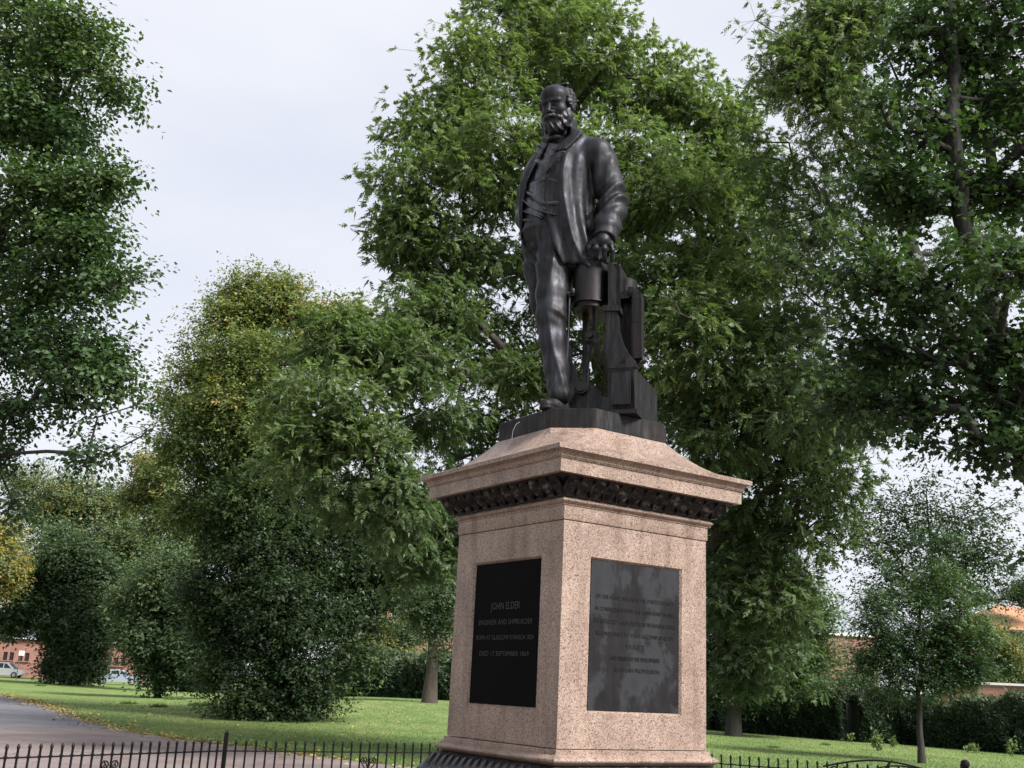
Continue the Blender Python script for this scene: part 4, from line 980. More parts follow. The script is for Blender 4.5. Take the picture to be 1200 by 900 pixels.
# lime with yellowing top, dark skirt touching the lawn
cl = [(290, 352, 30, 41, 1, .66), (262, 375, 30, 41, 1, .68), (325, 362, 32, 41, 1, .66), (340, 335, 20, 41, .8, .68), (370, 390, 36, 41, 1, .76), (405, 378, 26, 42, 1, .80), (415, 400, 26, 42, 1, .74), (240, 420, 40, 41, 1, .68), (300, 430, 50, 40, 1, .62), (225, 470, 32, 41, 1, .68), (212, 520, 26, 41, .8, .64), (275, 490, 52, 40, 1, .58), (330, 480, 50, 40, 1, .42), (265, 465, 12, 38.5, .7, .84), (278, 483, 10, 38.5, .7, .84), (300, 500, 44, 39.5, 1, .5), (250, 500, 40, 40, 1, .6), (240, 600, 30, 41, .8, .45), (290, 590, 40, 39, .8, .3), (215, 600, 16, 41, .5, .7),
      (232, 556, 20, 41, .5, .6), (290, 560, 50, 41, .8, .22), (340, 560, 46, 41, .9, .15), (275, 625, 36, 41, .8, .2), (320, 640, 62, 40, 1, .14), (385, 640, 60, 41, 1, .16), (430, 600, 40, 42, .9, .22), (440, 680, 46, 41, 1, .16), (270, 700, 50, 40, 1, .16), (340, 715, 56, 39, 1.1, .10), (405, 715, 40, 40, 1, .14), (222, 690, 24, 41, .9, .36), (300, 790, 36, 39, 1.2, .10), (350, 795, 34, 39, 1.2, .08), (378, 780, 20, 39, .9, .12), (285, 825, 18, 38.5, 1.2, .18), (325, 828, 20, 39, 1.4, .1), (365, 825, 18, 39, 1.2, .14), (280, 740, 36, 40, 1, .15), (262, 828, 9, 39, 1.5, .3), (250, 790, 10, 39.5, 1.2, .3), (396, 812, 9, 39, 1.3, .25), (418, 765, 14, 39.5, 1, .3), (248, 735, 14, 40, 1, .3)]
tb = gz(322, 838, 40.2)
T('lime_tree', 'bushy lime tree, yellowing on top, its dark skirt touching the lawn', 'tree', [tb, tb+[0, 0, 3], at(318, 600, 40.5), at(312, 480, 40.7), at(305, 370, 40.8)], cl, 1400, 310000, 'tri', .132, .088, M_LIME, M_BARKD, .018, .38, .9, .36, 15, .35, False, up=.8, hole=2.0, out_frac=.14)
# slender young tree on the right lawn
cl = [(1076, 585, 14, 34, .12, .3), (1068, 625, 16, 34, .16, .3), (1096, 640, 18, 34, .2, .3), (1050, 668, 22, 34, .3, .3), (1108, 680, 26, 34, .5, .6), (1070, 700, 22, 34, .5, .4), (1030, 712, 22, 34, .8, .4), (1125, 722, 26, 34, 1, .66), (1085, 738, 26, 34, 1, .25),
      (1040, 752, 26, 34, 1, .2), (1110, 765, 26, 34, 1, .25), (1068, 780, 26, 34, 1, .18), (1148, 752, 14, 34, .9, .4), (1012, 775, 16, 34, .9, .22), (1140, 790, 16, 34, .9, .22), (1018, 730, 12, 34, .8, .5), (1095, 800, 18, 34, .8, .18), (1045, 800, 16, 34, .7, .2)]
tb = gz(1080, 888, 34)
T('young_tree', 'slender young tree on the right lawn, in front of the hedge', 'tree', [tb, tb+[0, 0, 1.5], at(1079, 760, 34), at(1077, 700, 34)], cl, 260, 32000, 'tri', .115, .06, M_BEECH, M_BARKD, .008, .10, .5, .22, 16, .3, False, up=.9)
# far trees, left
def far_tree(label, bx, by, D, cl, n_att, n_leaf, lf, seed, rb=.3, top=None, m=M_FAR, name='park_tree', bm_=M_BARKD, wf=.66, sig=.45, tip=.022):
    lf = lf*.58; n_leaf = int(n_leaf*2.1); n_att = int(n_att*1.8); cl = [(x, y, r*.88, wt, ti) for x, y, r, wt, ti in cl]
    tb = gz(bx, by, D); C_ = [(x, y, r, D+((q*7) % 5-2)*.5, wt, ti) for q, (x, y, r, wt, ti) in enumerate(cl)]
    top = top or (cl[0][0], cl[0][1])
    return T(name, label, 'tree', [tb, tb+[0, 0, 1.5], at((bx+top[0])/2, (by+top[1])/2, D), at(top[0], top[1], D)], C_, n_att, n_leaf, 'tri', lf, lf*wf, m, bm_, tip, rb, 1.5, sig, seed, .3, False, group='park trees in the distance', sides=5, up=.8, twigs=False, hole=2.0, out_frac=.16)
far_tree('dark spreading tree at the far left, its skirt hiding the parked silver car', 85, 797, 95, [(85, 655, 32, 1, .4), (48, 688, 30, 1, .35), (128, 690, 30, 1, .35), (150, 705, 14, .8, .4), (70, 630, 16, .7, .5), (34, 712, 20, 1, .3), (12, 728, 14, 1, .25), (-6, 732, 14, 1, .25), (85, 715, 40, 1, .15), (68, 745, 18, .9, .2), (112, 738, 22, .9, .2), (92, 772, 22, 1.3, .2), (75, 780, 16, 1.3, .2), (106, 784, 9, 1.2, .25), (88, 755, 20, 1, .15)], 260, 60000, .50, 21, .5)
far_tree('pale feathery tall tree showing sky gaps, behind the dark far-left tree', 110, 797, 115, [(90, 585, 34, .6, .78), (55, 600, 30, .6, .8), (130, 600, 30, .7, .78), (110, 640, 36, .6, .7), (50, 650, 30, .6, .75), (150, 640, 30, .8, .72), (30, 570, 22, .6, .75), (175, 655, 26, .8, .7)], 240, 30000, .52, 22, .5, sig=1.1)
far_tree('yellow autumn tree cut by the left edge', -10, 797, 90, [(2, 660, 22, 1, .97), (4, 688, 10, 1, 1.0), (-10, 630, 26, 1, .98), (15, 640, 10, .8, .95), (-20, 680, 30, 1, .95)], 90, 14000, .45, 23, .3)
far_tree('yellow-green tree between the feathery tree and the bushy lime', 190, 797, 85, [(185, 560, 24, .9, .82), (205, 600, 30, .9, .78), (165, 580, 16, .8, .88), (215, 640, 28, .9, .7), (190, 690, 34, .9, .6), (215, 720, 34, 1, .5), (172, 545, 10, .9, .95), (180, 620, 18, .5, .75)], 180, 32000, .42, 24, .3)
far_tree('small leafy tree on a short stem, left of the bushy lime', 185, 811, 62, [(195, 680, 28, 1, .62), (165, 710, 26, 1, .6), (205, 725, 34, 1, .42), (166, 742, 20, 1, .4), (190, 765, 28, 1, .3), (225, 755, 26, 1, .3), (185, 790, 12, 1.2, .25), (245, 780, 20, 1, .2), (232, 700, 24, 1, .5)], 220, 46000, .32, 25, .16)
far_tree('tree with a thick brown trunk beside the shrubs, left of the pedestal', 503, 820, 56, [(508, 640, 36, 1, .45), (480, 675, 30, .9, .45), (530, 670, 30, .9, .4), (500, 705, 30, 1, .4), (520, 722, 22, .9, .35), (455, 690, 24, .6, .4), (545, 620, 34, .8, .4), (470, 620, 34, .8, .45), (530, 760, 8, .8, .5)], 200, 42000, .24, 26, .33, bm_=M_BARKR, top=(512, 640), sig=.5)
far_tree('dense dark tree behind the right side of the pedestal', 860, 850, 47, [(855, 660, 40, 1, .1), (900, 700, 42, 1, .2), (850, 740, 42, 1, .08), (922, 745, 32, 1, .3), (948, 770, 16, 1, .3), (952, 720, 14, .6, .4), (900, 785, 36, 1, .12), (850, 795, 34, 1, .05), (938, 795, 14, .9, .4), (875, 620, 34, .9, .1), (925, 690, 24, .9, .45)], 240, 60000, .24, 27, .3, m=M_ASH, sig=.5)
far_tree('yellow-leaved little tree behind the shrubs, left of the brown trunk', 445, 805, 75, [(440, 745, 20, 1, .92), (455, 765, 16, 1, .90), (425, 760, 14, 1, .85), (480, 745, 16, .8, .6)], 80, 10000, .30, 28, .12)
far_tree('bright yellow-green bush behind the brown trunk', 485, 812, 72, [(490, 775, 12, 1, .86), (475, 785, 10, 1, .8), (505, 785, 10, 1, .85)], 60, 6000, .26, 29, .08)
far_tree('olive tree in front of the brick building, behind the hedge', 985, 855, 62, [(985, 812, 12, .6, .6), (1005, 800, 14, .8, .5), (965, 812, 10, .9, .6), (1012, 770, 10, .5, .35), (940, 800, 12, .7, .5)], 90, 5000, .26, 30, .12)
far_tree('yellowing tree in front of the orange-roofed house', 1175, 860, 62, [(1160, 750, 12, .5, .85), (1172, 772, 18, .8, .75), (1195, 785, 18, .8, .6), (1150, 785, 18, .9, .45), (1155, 725, 10, .4, .7), (1185, 755, 10, .6, .9)], 110, 11000, .24, 31, .1)
far_tree('airy tall tree of fine sparse leaves against the bright sky, behind the young tree', 1120, 862, 48, [(1085, 560, 26, .25, .2), (1045, 590, 28, .35, .25), (1105, 600, 32, .4, .2), (1140, 610, 30, .4, .2), (1070, 630, 34, .5, .25), (1120, 650, 36, .6, .2), (1020, 640, 26, .5, .3), (1040, 680, 30, .6, .3), (1155, 650, 24, .6, .2), (1090, 690, 30, .5, .3), (1150, 690, 20, .4, .3), (1000, 600, 20, .4, .3), (1175, 600, 20, .4, .2), (1040, 700, 14, .5, .3)], 300, 8500, .28, 33, .10, top=(1085, 590), m=M_SYC, sig=.7, tip=.008)
far_tree('tall thin tree behind the house at the right edge', 1215, 860, 75, [(1205, 690, 12, .5, .3), (1190, 700, 8, .4, .3), (1150, 700, 10, .4, .4)], 60, 4000, .26, 32, .1)

# ------------------------------------------------------------------ hedges and shrubs
def hedge(name, label, cat, line, h_, th, n_leaf, lf, m, seed, tint=(.15, .6), group=None):
    g_ = np.random.default_rng(seed); line = [np.array(p, float) for p in line]; seg = [np.linalg.norm(b_[:2]-a[:2]) for a, b_ in zip(line[:-1], line[1:])]; cum = np.concatenate([[0], np.cumsum(seg)])
    s = g_.random(n_leaf)*cum[-1]; k = np.clip(np.searchsorted(cum, s)-1, 0, len(seg)-1); t = (s-cum[k])/np.array(seg)[k]
    A = np.array(line)[k]; B_ = np.array(line)[k+1]; c = A+(B_-A)*t[:, None]; d = unit((B_-A)*np.array([1, 1, 0])); nrm = np.stack([-d[:, 1], d[:, 0], 0*s], 1)
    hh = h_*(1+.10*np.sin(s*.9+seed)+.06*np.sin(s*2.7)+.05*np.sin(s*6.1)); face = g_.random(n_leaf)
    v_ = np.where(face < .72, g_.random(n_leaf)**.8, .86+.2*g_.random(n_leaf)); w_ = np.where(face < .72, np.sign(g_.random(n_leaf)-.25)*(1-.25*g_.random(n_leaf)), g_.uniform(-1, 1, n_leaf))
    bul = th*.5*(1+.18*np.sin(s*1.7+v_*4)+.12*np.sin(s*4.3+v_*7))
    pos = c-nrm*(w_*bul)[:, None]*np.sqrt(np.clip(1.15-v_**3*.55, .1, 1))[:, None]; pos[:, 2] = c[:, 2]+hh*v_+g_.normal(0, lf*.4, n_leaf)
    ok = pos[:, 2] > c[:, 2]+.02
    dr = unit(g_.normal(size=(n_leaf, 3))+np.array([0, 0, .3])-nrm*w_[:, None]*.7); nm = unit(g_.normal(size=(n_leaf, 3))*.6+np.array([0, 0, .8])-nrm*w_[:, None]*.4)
    tt = np.clip(tint[0]+(tint[1]-tint[0])*(v_**2.2*.75+.25*g_.random(n_leaf))+g_.normal(0, .08, n_leaf), 0, 1)  # tint rises with height: lit top and dark foot put into leaf colour
    V, F, T_ = leaves(pos[ok], dr[ok], nm[ok], (lf*g_.uniform(.7, 1.3, n_leaf))[ok], (lf*.62*g_.uniform(.7, 1.3, n_leaf))[ok], 'tri', tt[ok])
    mid = line[len(line)//2]; root = empty(name, mid, label, cat, group)
    o = put('foliage', np_mesh('foliage', V, [F], False, {'tint': T_}), m, root); o['kind'] = 'stuff'
    st = MB()
    for a, b_ in zip(line[:-1], line[1:]):
        dd_ = (b_-a)/2; nn_ = np.array([-dd_[1], dd_[0], 0]); nn_ = nn_/np.linalg.norm(nn_)*th*.30; st.frame_box((a+b_)/2+np.array([0, 0, h_*.42]), dd_, nn_, (0, 0, h_*.42))
    st.build('dark_core', simple('hedge_core', (.012, .014, .010), .9, 0, .3, 8), root)  # added solid dark box within the leaves, the hedge's inner shade as colour
    return root
hp = [ground(x, y) for x, y in [(800, 851), (850, 857), (930, 863), (1000, 869), (1060, 872), (1130, 878), (1200, 884), (1270, 889)]]
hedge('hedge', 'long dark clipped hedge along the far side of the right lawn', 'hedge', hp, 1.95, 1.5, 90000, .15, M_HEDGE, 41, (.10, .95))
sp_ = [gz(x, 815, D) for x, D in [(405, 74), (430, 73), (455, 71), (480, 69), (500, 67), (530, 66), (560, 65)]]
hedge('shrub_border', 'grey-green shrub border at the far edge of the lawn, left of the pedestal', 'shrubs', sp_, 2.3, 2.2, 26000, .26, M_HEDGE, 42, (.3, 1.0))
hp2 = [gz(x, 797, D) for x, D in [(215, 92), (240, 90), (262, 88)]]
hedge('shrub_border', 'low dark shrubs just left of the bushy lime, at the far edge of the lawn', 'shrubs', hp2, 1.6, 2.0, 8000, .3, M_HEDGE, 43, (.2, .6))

# tufts, weeds and blades
def tuft(label, x, y, r_px, h_px, n, m, name='grass_tuft', cat='grass tuft', tint=.3, dry=False, group='rough tufts on the lawn'):
    g_ = np.random.default_rng(int(x*7+y)); c = ground(x, y); D = c[1]; R = px2(x, y, D, r_px); H = px2(x, y, D, h_px)
    a = g_.uniform(0, 6.28, n); q = np.sqrt(g_.random(n))*R; pos = np.stack([c[0]+q*np.cos(a), c[1]+q*np.sin(a), np.zeros(n)], 1); pos[:, 2] = terrain(pos[:, 0], pos[:, 1])-.02
    dr = unit(np.stack([np.cos(a)*.45, np.sin(a)*.45, np.full(n, 1.0)], 1)+g_.normal(size=(n, 3))*.28); nm = unit(g_.normal(size=(n, 3))); Lh = H*g_.uniform(.5, 1.1, n)*(1-.5*q/R)
    V, F, T_ = leaves(pos, dr, nm, Lh, .018+H*.05, 'tri', np.clip(tint+g_.normal(0, .15, n), 0, 1))
    o = put(name, np_mesh(name, V-c, [F], False, {'tint': T_}), m, loc=c); tag(o, label, cat, group)
for lb, x, y, r, h_, m, t_ in [('dark grass tuft nearest the small leafy tree, to its left', 150, 825, 9, 7, M_GRASS, 0), ('dark grass tuft right below the small leafy tree', 186, 829, 9, 9, M_GRASS, 0), ('broad dark tuft of long grass left of the bushy lime', 238, 827, 17, 11, M_GRASS, 0),
        ('low faint tuft beside the asphalt path near the left edge', 47, 804, 6, 5, M_GRASS, .1), ('tuft of long grass behind the others, below the small leafy tree', 205, 820, 13, 8, M_GRASS, .2), ('flat dark tuft on the right lawn above the fence', 906, 876, 7, 5, M_GRASS, .1), ('flat dark tuft on the right lawn, nearer to the young tree', 967, 873, 6, 5, M_GRASS, .1)]:
    tuft(lb, x, y, r, h_, 220, m, tint=t_)
tuft('clump of dry straw-coloured grass at the foot of the hedge, right of the pedestal', 866, 858, 20, 20, 500, M_DRY, 'dry_grass', 'dry grass', .55, group='weeds at the foot of the hedge')
def weed(label, x, y, r_px, h_px, n, seed, tint=.5):
    g_ = np.random.default_rng(seed); c = ground(x, y); R = px2(x, y, c[1], r_px); H = px2(x, y, c[1], h_px)
    root = empty('weed', c, label, 'weed', 'weeds at the foot of the hedge'); mb = MB()
    for k in range(5):
        a = g_.uniform(0, 6.28); mb.tube([c, c+np.array([math.cos(a)*R*.4, math.sin(a)*R*.4, H*.6]), c+np.array([math.cos(a)*R*.7, math.sin(a)*R*.7, H*g_.uniform(.8, 1)])], [.012, .009, .004], 4)
    mb.build('stem', M_BARK, root)
    pos = c+g_.normal(size=(n, 3))*np.array([R*.45, R*.45, H*.26])+np.array([0, 0, H*.55]); dr = unit(g_.normal(size=(n, 3))); V, F, T_ = leaves(pos, dr, unit(g_.normal(size=(n, 3))*.6+np.array([0, 0, 1])), .16, .10, 'quad', np.clip(tint+g_.normal(0, .12, n), 0, 1))
    o = put('foliage', np_mesh('foliage', V, [F], False, {'tint': T_}), M_ASH, root); o['kind'] = 'stuff'
for k, (lb, x, y, r, h_) in enumerate([('leafy weed standing left of the young tree', 1028, 880, 8, 20), ('small weed nearest the dry grass, in front of the hedge', 968, 866, 4, 10), ('small weed left of the leafy weed', 996, 870, 3.5, 9), ('small weed right of the leafy weed', 1048, 876, 4, 11), ('pale weed at the foot of the hedge, right of the young tree', 1140, 882, 8, 8), ('pale tall weed at the foot of the hedge near the right edge', 1186, 886, 6, 16)]):
    weed(lb, x, y, r, h_, 90 if r > 5 else 45, 60+k, .7)
# blades of grass on the near lawn, beyond the path edge
g_ = np.random.default_rng(5); n = 230000
px_ = g_.uniform(-10, 1210, n); D_ = 1/np.sqrt(g_.uniform(1/70.0**2, 1/17.5**2, n)); D_ = np.clip(D_, 17.5, 70)
xw = (px_-600)/FPX*D_*1.03; P_ = np.stack([xw, D_, terrain(xw, D_)], 1)
ed = np.array([p[:2] for p in EDGE][::-1]); lim = np.interp(xw, np.array([e[0]-(e[1]-e[0])*3] + list(e))[:, 0], np.array([e[0]-(e[1]-e[0])*3] + list(e))[:, 1])
keep = np.where(xw < e[-1][0], D_ > lim+.05, (xw-ctr[0])**2+(D_-ctr[1])**2 > (R0+.05)**2)
P_ = P_[keep]; n = len(P_); dr = unit(g_.normal(size=(n, 3))*.45+np.array([0, 0, 1])); tt = np.clip(.45+.25*np.sin(P_[:, 0]*.5+np.sin(P_[:, 1]*.3))+g_.normal(0, .18, n), 0, 1)
sc_ = (P_[:, 1]/20)**.5
V, F, T_ = leaves(P_, dr, unit(g_.normal(size=(n, 3))), g_.uniform(.035, .085, n), .010*sc_, 'tri', tt)
o = put('grass', np_mesh('grass', V, [F], False, {'tint': T_}), M_GRASS); tag(o, 'short green grass blades covering the lawn', 'grass', kind='stuff')
# fallen leaves along the path edge and under the lime
ee = np.array(dens(e, .4)); n = 1500; k = g_.integers(0, len(ee), n); q = ee[k]+g_.normal(size=(n, 2))*np.array([.35, .35])
q2 = np.stack([g_.uniform(-26, -3, 900), g_.uniform(22, 50, 900)], 1); lm2 = np.interp(q2[:, 0], ee[:, 0], ee[:, 1]); q2 = q2[q2[:, 1] > lm2]; q = np.concatenate([q, q2]); n = len(q)
P_ = np.stack([q[:, 0], q[:, 1], terrain(q[:, 0], q[:, 1])+.045], 1); V, F, T_ = leaves(P_, unit(g_.normal(size=(n, 3))*np.array([1, 1, .25])), unit(g_.normal(size=(n, 3))*.3+np.array([0, 0, 1])), .10, .08, 'quad', g_.random(n))
o = put('fallen_leaves', np_mesh('fallen_leaves', V, [F], False, {'tint': T_}), M_DRY); tag(o, 'yellow and brown fallen leaves strewn along the path edge', 'leaves', kind='stuff')

# ------------------------------------------------------------------ buildings
def brickmat(name, a, b_, mort, s=1.0):
    m, nt, b = mat(name, a, .85); t = N(nt, 'ShaderNodeTexCoord'); sx = N(nt, 'ShaderNodeSeparateXYZ'); nt.links.new(t.outputs['Object'], sx.inputs[0])
    ad = N(nt, 'ShaderNodeMath'); ad.operation = 'ADD'; nt.links.new(sx.outputs[0], ad.inputs[0]); nt.links.new(sx.outputs[1], ad.inputs[1]); cb = N(nt, 'ShaderNodeCombineXYZ'); nt.links.new(ad.outputs[0], cb.inputs[0]); nt.links.new(sx.outputs[2], cb.inputs[1])
    br = N(nt, 'ShaderNodeTexBrick'); br.inputs['Color1'].default_value = (*a, 1); br.inputs['Color2'].default_value = (*b_, 1); br.inputs['Mortar'].default_value = (*mort, 1); br.inputs['Scale'].default_value = 2.2*s; nt.links.new(cb.outputs[0], br.inputs['Vector'])
    c = mixc(nt, .7, br.outputs[0], ramp(nt, noise(nt, coords(nt), .8, 6), [(.3, (.7,)*3), (.7, (1.2,)*3)]), 'MULTIPLY'); nt.links.new(c, b.inputs['Base Color']); return m
M_RED = brickmat('red_sandstone', (.30, .135, .11), (.35, .17, .135), (.26, .15, .13), .7); M_BRK = brickmat('brown_brick', (.26, .115, .09), (.33, .16, .12), (.25, .19, .16))
M_TILE = simple('orange_tile', (.40, .20, .11), .8, 0, .2, 3); M_TAN = simple('tan_render', (.42, .25, .12), .9, 0, .15, 2); M_SLATE = simple('slate', (.07, .075, .085), .6, 0, .2, 3)
M_WHT = simple('white_paint', (.72, .72, .70), .5, 0, .1, 5); M_GLS = mat('window_glass', (.02, .025, .03), .15, 0, .5)[0]; M_DRK = simple('dark_frame', (.03, .02, .018), .6, 0, 0)
def building(name, label, cat, x0, x1, ytop, D, dep, wall, roof, wins, roof_h=2.0, yslope=0.0, coping=None, flat=False, frame=M_WHT):
    """front wall facing the camera between two photo columns at depth D; wins: list of (px x, px y, w px, h px)."""
    A = at(x0, 800, D); B_ = at(x1, 800, D+yslope); A[2] = B_[2] = 0; zt = at((x0+x1)/2, ytop, D)[2]
    d = B_-A; d[2] = 0; ln_ = np.linalg.norm(d); d /= ln_; nn = np.array([-d[1], d[0], 0])
    root = empty(name, A+d*ln_/2, label, cat)
    # wall front with real openings: split into strips round each window
    zs = []; W_ = []
    for (x, y, w_, h_) in wins:
        ry = ray(x, y); k = np.dot(A-EYE, nn)/np.dot(ry, nn); p = EYE+ry*k; s_ = np.dot(p-A, d); ww = w_/FPX*D; hh = h_/FPX*D; W_.append((s_-ww/2, s_+ww/2, p[2]-hh/2, p[2]+hh/2))
    xs_ = sorted({0, ln_, *[v for w_ in W_ for v in w_[:2] if 0 < v < ln_]}); zs_ = sorted({-.5, zt, *[v for w_ in W_ for v in w_[2:] if 0 < v < zt]})
    mb = MB()
    for a, b_ in zip(xs_[:-1], xs_[1:]):
        for c_, e_ in zip(zs_[:-1], zs_[1:]):
            mx_, mz = (a+b_)/2, (c_+e_)/2
            if any(w_[0] < mx_ < w_[1] and w_[2] < mz < w_[3] for w_ in W_): continue
            mb.add([A+d*a+np.array([0, 0, c_]), A+d*b_+np.array([0, 0, c_]), A+d*b_+np.array([0, 0, e_]), A+d*a+np.array([0, 0, e_])], [(0, 1, 2, 3)])
    for q in (A, B_): mb.add([q+np.array([0, 0, -.5]), q+nn*dep+np.array([0, 0, -.5]), q+nn*dep+np.array([0, 0, zt]), q+np.array([0, 0, zt])], [(0, 1, 2, 3)])
    mb.add([A+nn*dep+np.array([0, 0, -.5]), B_+nn*dep+np.array([0, 0, -.5]), B_+nn*dep+np.array([0, 0, zt]), A+nn*dep+np.array([0, 0, zt])], [(0, 1, 2, 3)])
    wl = mb.mesh('wall'); put('wall', wl, wall, root)
    if flat:
        mb = MB(); mb.frame_box((A+B_)/2+nn*dep/2+np.array([0, 0, zt+.1]), d*(ln_/2+.15), nn*(dep/2+.15), (0, 0, .1)); mb.build('roof', roof, root)
    elif roof is not None:
        o_ = .35; P = [A-d*o_-nn*o_, B_+d*o_-nn*o_, B_+d*o_+nn*(dep+o_), A-d*o_+nn*(dep+o_)]; P = [p+np.array([0, 0, zt]) for p in P]; r0 = A+nn*dep/2+d*dep*.45+np.array([0, 0, zt+roof_h]); r1 = B_+nn*dep/2-d*dep*.45+np.array([0, 0, zt+roof_h])
        if np.dot(r1-r0, d) < 1: r0 = A+nn*dep/2+d*ln_*.4+np.array([0, 0, zt+roof_h]); r1 = A+nn*dep/2+d*ln_*.6+np.array([0, 0, zt+roof_h])
        mb = MB(); mb.add(P+[r0, r1], [(0, 1, 5, 4), (1, 2, 5), (2, 3, 4, 5), (3, 0, 4), (3, 2, 1, 0)]); mb.build('roof', roof, root)
        mb = MB(); mb.frame_box((P[0]+P[1])/2+np.array([0, 0, -.06]), d*(ln_/2+o_), nn*.06, (0, 0, .06)); mb.build('gutter', M_WHT if coping is None else coping, root)
    for (s0, s1, z0, z1) in W_:
        fr = MB(); c_ = A+nn*.12
        def fb_(a, b_, lo_, hi_): fr.frame_box(c_+d*(a+b_)/2+np.array([0, 0, (lo_+hi_)/2]), d*(b_-a)/2, nn*.04, (0, 0, (hi_-lo_)/2))
        t = .08; fb_(s0, s0+t, z0, z1); fb_(s1-t, s1, z0, z1); fb_(s0+t, s1-t, z0, z0+t); fb_(s0+t, s1-t, z1-t, z1); fb_((s0+s1)/2-.035, (s0+s1)/2+.035, z0+t, z1-t); fb_(s0+t, (s0+s1)/2-.035, (z0+z1)/2-.03, (z0+z1)/2+.03); fb_((s0+s1)/2+.035, s1-t, (z0+z1)/2-.03, (z0+z1)/2+.03)
        f = fr.build('window', frame, root)
        pn = MB(); pn.add([c_+nn*.03+d*s0+np.array([0, 0, z0]), c_+nn*.03+d*s1+np.array([0, 0, z0]), c_+nn*.03+d*s1+np.array([0, 0, z1]), c_+nn*.03+d*s0+np.array([0, 0, z1])], [(0, 1, 2, 3)]); put('pane', pn.mesh('pane'), M_GLS, f)
        sl_ = MB(); sl_.frame_box(A+d*(s0+s1)/2-nn*.05+np.array([0, 0, z0-.06]), d*((s1-s0)/2+.1), nn*.12, (0, 0, .055)); sl_.build('sill', wall, root)
        if True:
            rv = MB(); 
            for q0, q1 in (((s0, z0), (s0, z1)), ((s1, z0), (s1, z1)), ((s0, z1), (s1, z1))):
                rv.add([A+d*q0[0]+np.array([0, 0, q0[1]]), A+d*q1[0]+np.array([0, 0, q1[1]]), A+nn*.2+d*q1[0]+np.array([0, 0, q1[1]]), A+nn*.2+d*q0[0]+np.array([0, 0, q0[1]])], [(0, 1, 2, 3)])
            put('reveal', rv.mesh('reveal'), wall, root)
    return root
building('sandstone_building', 'red sandstone building behind the parked white car at the far left', 'building', -90, 162, 748, 135, 10, M_RED, M_SLATE, [(x, 768.5+.05*x, 5, 9) for x in (-60, -52, -20, -12, 6, 13.5, 24, 31.5, 60, 68, 128, 136, 144)], 3.2, frame=M_DRK)
building('sandstone_building', 'red sandstone tenement showing between the brown trunk and the pedestal', 'building', 425, 560, 700, 108, 12, M_RED, M_SLATE, [(x, y, 6, 14) for x in (440, 462, 481, 500, 517, 540) for y in (716, 742, 770)], 4.0)
building('brick_building', 'flat-topped brown brick building above the hedge, left of the young tree', 'building', 935, 1030, 745, 84, 9, M_BRK, M_WHT, [(966, 773, 8, 9), (1008, 775, 8, 9)], flat=True)
building('house', 'orange-tiled house at the right edge above the hedge', 'house', 1154, 1290, 740, 74, 9, M_TAN, M_TILE, [(1193, 751, 16, 22), (1240, 753, 16, 22)], 2.0, coping=M_DRK, frame=M_DRK)
A = at(1146, 802, 58); B_ = at(1285, 807, 56)
gwr = empty('garden_wall', ((A+B_)/2)*[1, 1, 0], 'brown brick wall with white coping behind the hedge at the right edge', 'wall')
d = (B_-A)*[1, 1, 0]; zt = A[2]
mb = MB(); mb.frame_box(np.array([*((A+B_)/2)[:2], zt/2]), d/2, np.array([-d[1], d[0], 0])/np.linalg.norm(d)*.14, (0, 0, zt/2)); mb.build('wall', M_BRK, gwr)
mb = MB(); mb.frame_box(np.array([*((A+B_)/2)[:2], zt+.06]), d/2, np.array([-d[1], d[0], 0])/np.linalg.norm(d)*.22, (0, 0, .058)); mb.build('coping', M_WHT, gwr)

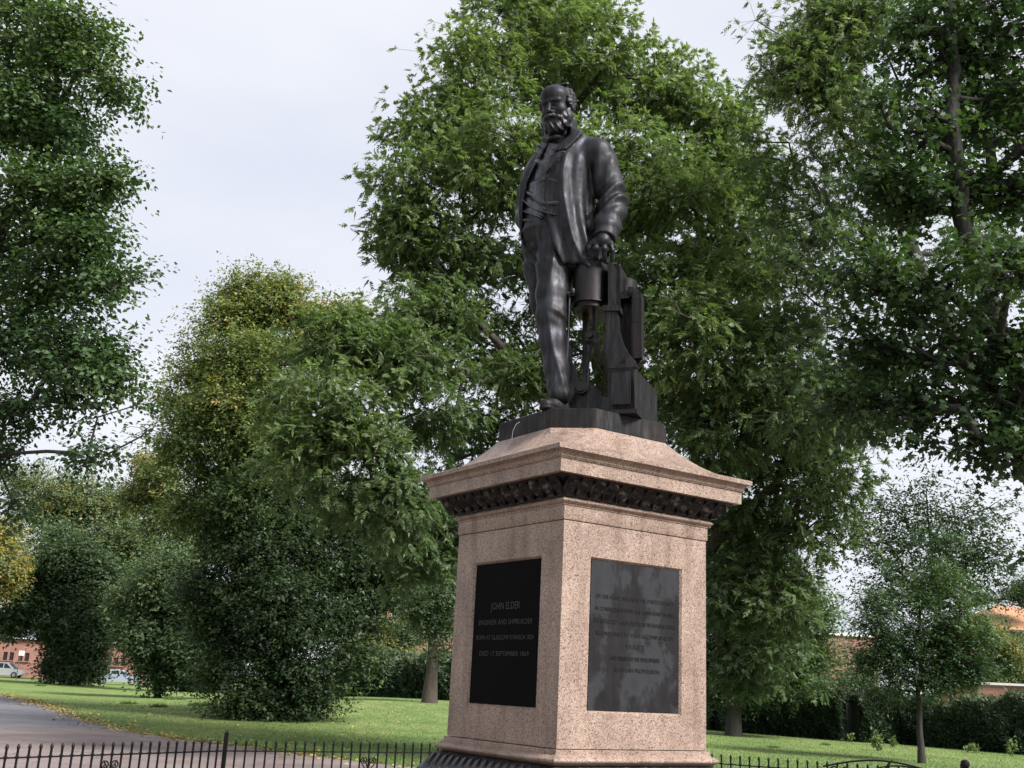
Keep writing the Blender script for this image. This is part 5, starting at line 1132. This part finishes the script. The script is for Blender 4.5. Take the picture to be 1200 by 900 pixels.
# ------------------------------------------------------------------ cars and sign
def car(label, x, y, D, paint, flip=1, rz=0, suv=False):
    c = gz(x, y, D); root = empty('parked_car', c, label, 'car', 'cars parked beyond the lawn')
    Lc, Hc, Wc = (4.4, 1.62, 1.8) if suv else (4.3, 1.45, 1.75)
    ca, sa = math.cos(rz), math.sin(rz)
    def tp(p): xx, yy, zz = p; xx *= flip; return (c[0]+xx*ca-yy*sa, c[1]+xx*sa+yy*ca, c[2]+zz)
    lowp = [(-2.15, .45), (-2.12, .80), (-1.9, .92), (-1.0, .96), (1.1, .95), (1.95, .80), (2.15, .62), (2.15, .38), (1.85, .28), (-1.9, .28)]
    def loft(prof, wf, name, m, zo=0):
        mb = MB(); n_ = len(prof); V = []
        for s_, k in ((-1, .97), (-.93, 1), (.93, 1), (1, .97)):
            for (a, z) in prof: V.append(tp((a*(k if abs(s_) == 1 else 1), s_*Wc/2*wf(z), z+zo)))
        F = [(i*n_+k, i*n_+(k+1) % n_, (i+1)*n_+(k+1) % n_, (i+1)*n_+k) for i in range(3) for k in range(n_)]+[tuple(range(n_)), tuple(range(3*n_, 4*n_))]
        mb.add(V, F); return mb.build(name, m, root, True)
    loft(lowp, lambda z: 1-.08*max(0, z-.7), 'body', paint)
    cab = [(-1.75, .94), (-1.45, Hc-.14), (-1.1, Hc-.03), (.2, Hc), (.55, Hc-.06), (1.25, .94)]
    loft(cab, lambda z: 1-.28*max(0, z-.85), 'roof', paint)
    gl = MB()
    for s_ in (-1, 1):
        for seg in ([(-1.45, 1.0), (-1.28, Hc-.18), (-.75, Hc-.14), (-.75, 1.0)], [(-.65, 1.0), (-.65, Hc-.13), (.1, Hc-.12), (.1, 1.0)], [(.2, 1.0), (.2, Hc-.12), (.42, Hc-.16), (.98, 1.0)]):
            gl.add([tp((a, s_*(Wc/2*(1-.28*max(0, z-.85))+.006), z)) for a, z in seg], [(0, 1, 2, 3)])
    put('side_window', gl.mesh('side_window'), M_GLS, root)
    gw = MB(); gw.add([tp((1.27, -.68, .97)), tp((1.27, .68, .97)), tp((.62, .60, Hc-.07)), tp((.62, -.60, Hc-.07))], [(0, 1, 2, 3)]); put('windscreen', gw.mesh('windscreen'), M_GLS, root)
    for a in (-1.3, 1.35):
        for s_ in (-1, 1):
            w_ = MB(); w_.tube([tp((a, s_*(Wc/2-.20), .32)), tp((a, s_*(Wc/2+.01), .32))], .32, 16); wo = w_.build('wheel', simple('tyre', (.02, .02, .02), .8, 0, 0), root)
            r_ = MB(); r_.tube([tp((a, s_*(Wc/2+.005), .32)), tp((a, s_*(Wc/2+.025), .32))], .19, 12); r_.build('rim', simple('alloy', (.45, .45, .46), .35, .6, 0), wo)
    for s_ in (-1, 1):
        h_ = MB(); h_.frame_box(tp((2.08, s_*.62, .68)), (.05, 0, 0), (0, .16, 0), (0, 0, .07)); h_.build('headlight', simple('lamp_glass', (.6, .62, .64), .15, 0, 0), root)
        h_ = MB(); h_.frame_box(tp((-2.1, s_*.68, .75)), (.05, 0, 0), (0, .10, 0), (0, 0, .10)); h_.build('tail_light', simple('tail_red', (.35, .02, .02), .3, 0, 0), root)
    return root
car('white parked car at the far left edge, beyond the lawn', 3, 795, 122, simple('white_car_paint', (.72, .72, .74), .25, 0, 0), 1, .12, True)
car('silver-blue parked car between the dark far-left tree and the small leafy tree', 137, 798, 110, simple('silver_paint', (.30, .34, .42), .25, .3, 0), 1, .35)
c = gz(19, 795, 108); sg = empty('street_sign', c, 'small white sign plate on a pole, behind the white car', 'sign')
mb = MB(); mb.tube([c, c+np.array([0, 0, 2.75])], .045, 8); mb.build('pole', M_SLATE, sg)
mb = MB(); mb.frame_box(c+np.array([.15, -.07, 2.52]), (.26, 0, 0), (0, .02, 0), (0, 0, .23)); mb.build('sign_plate', M_WHT, sg)
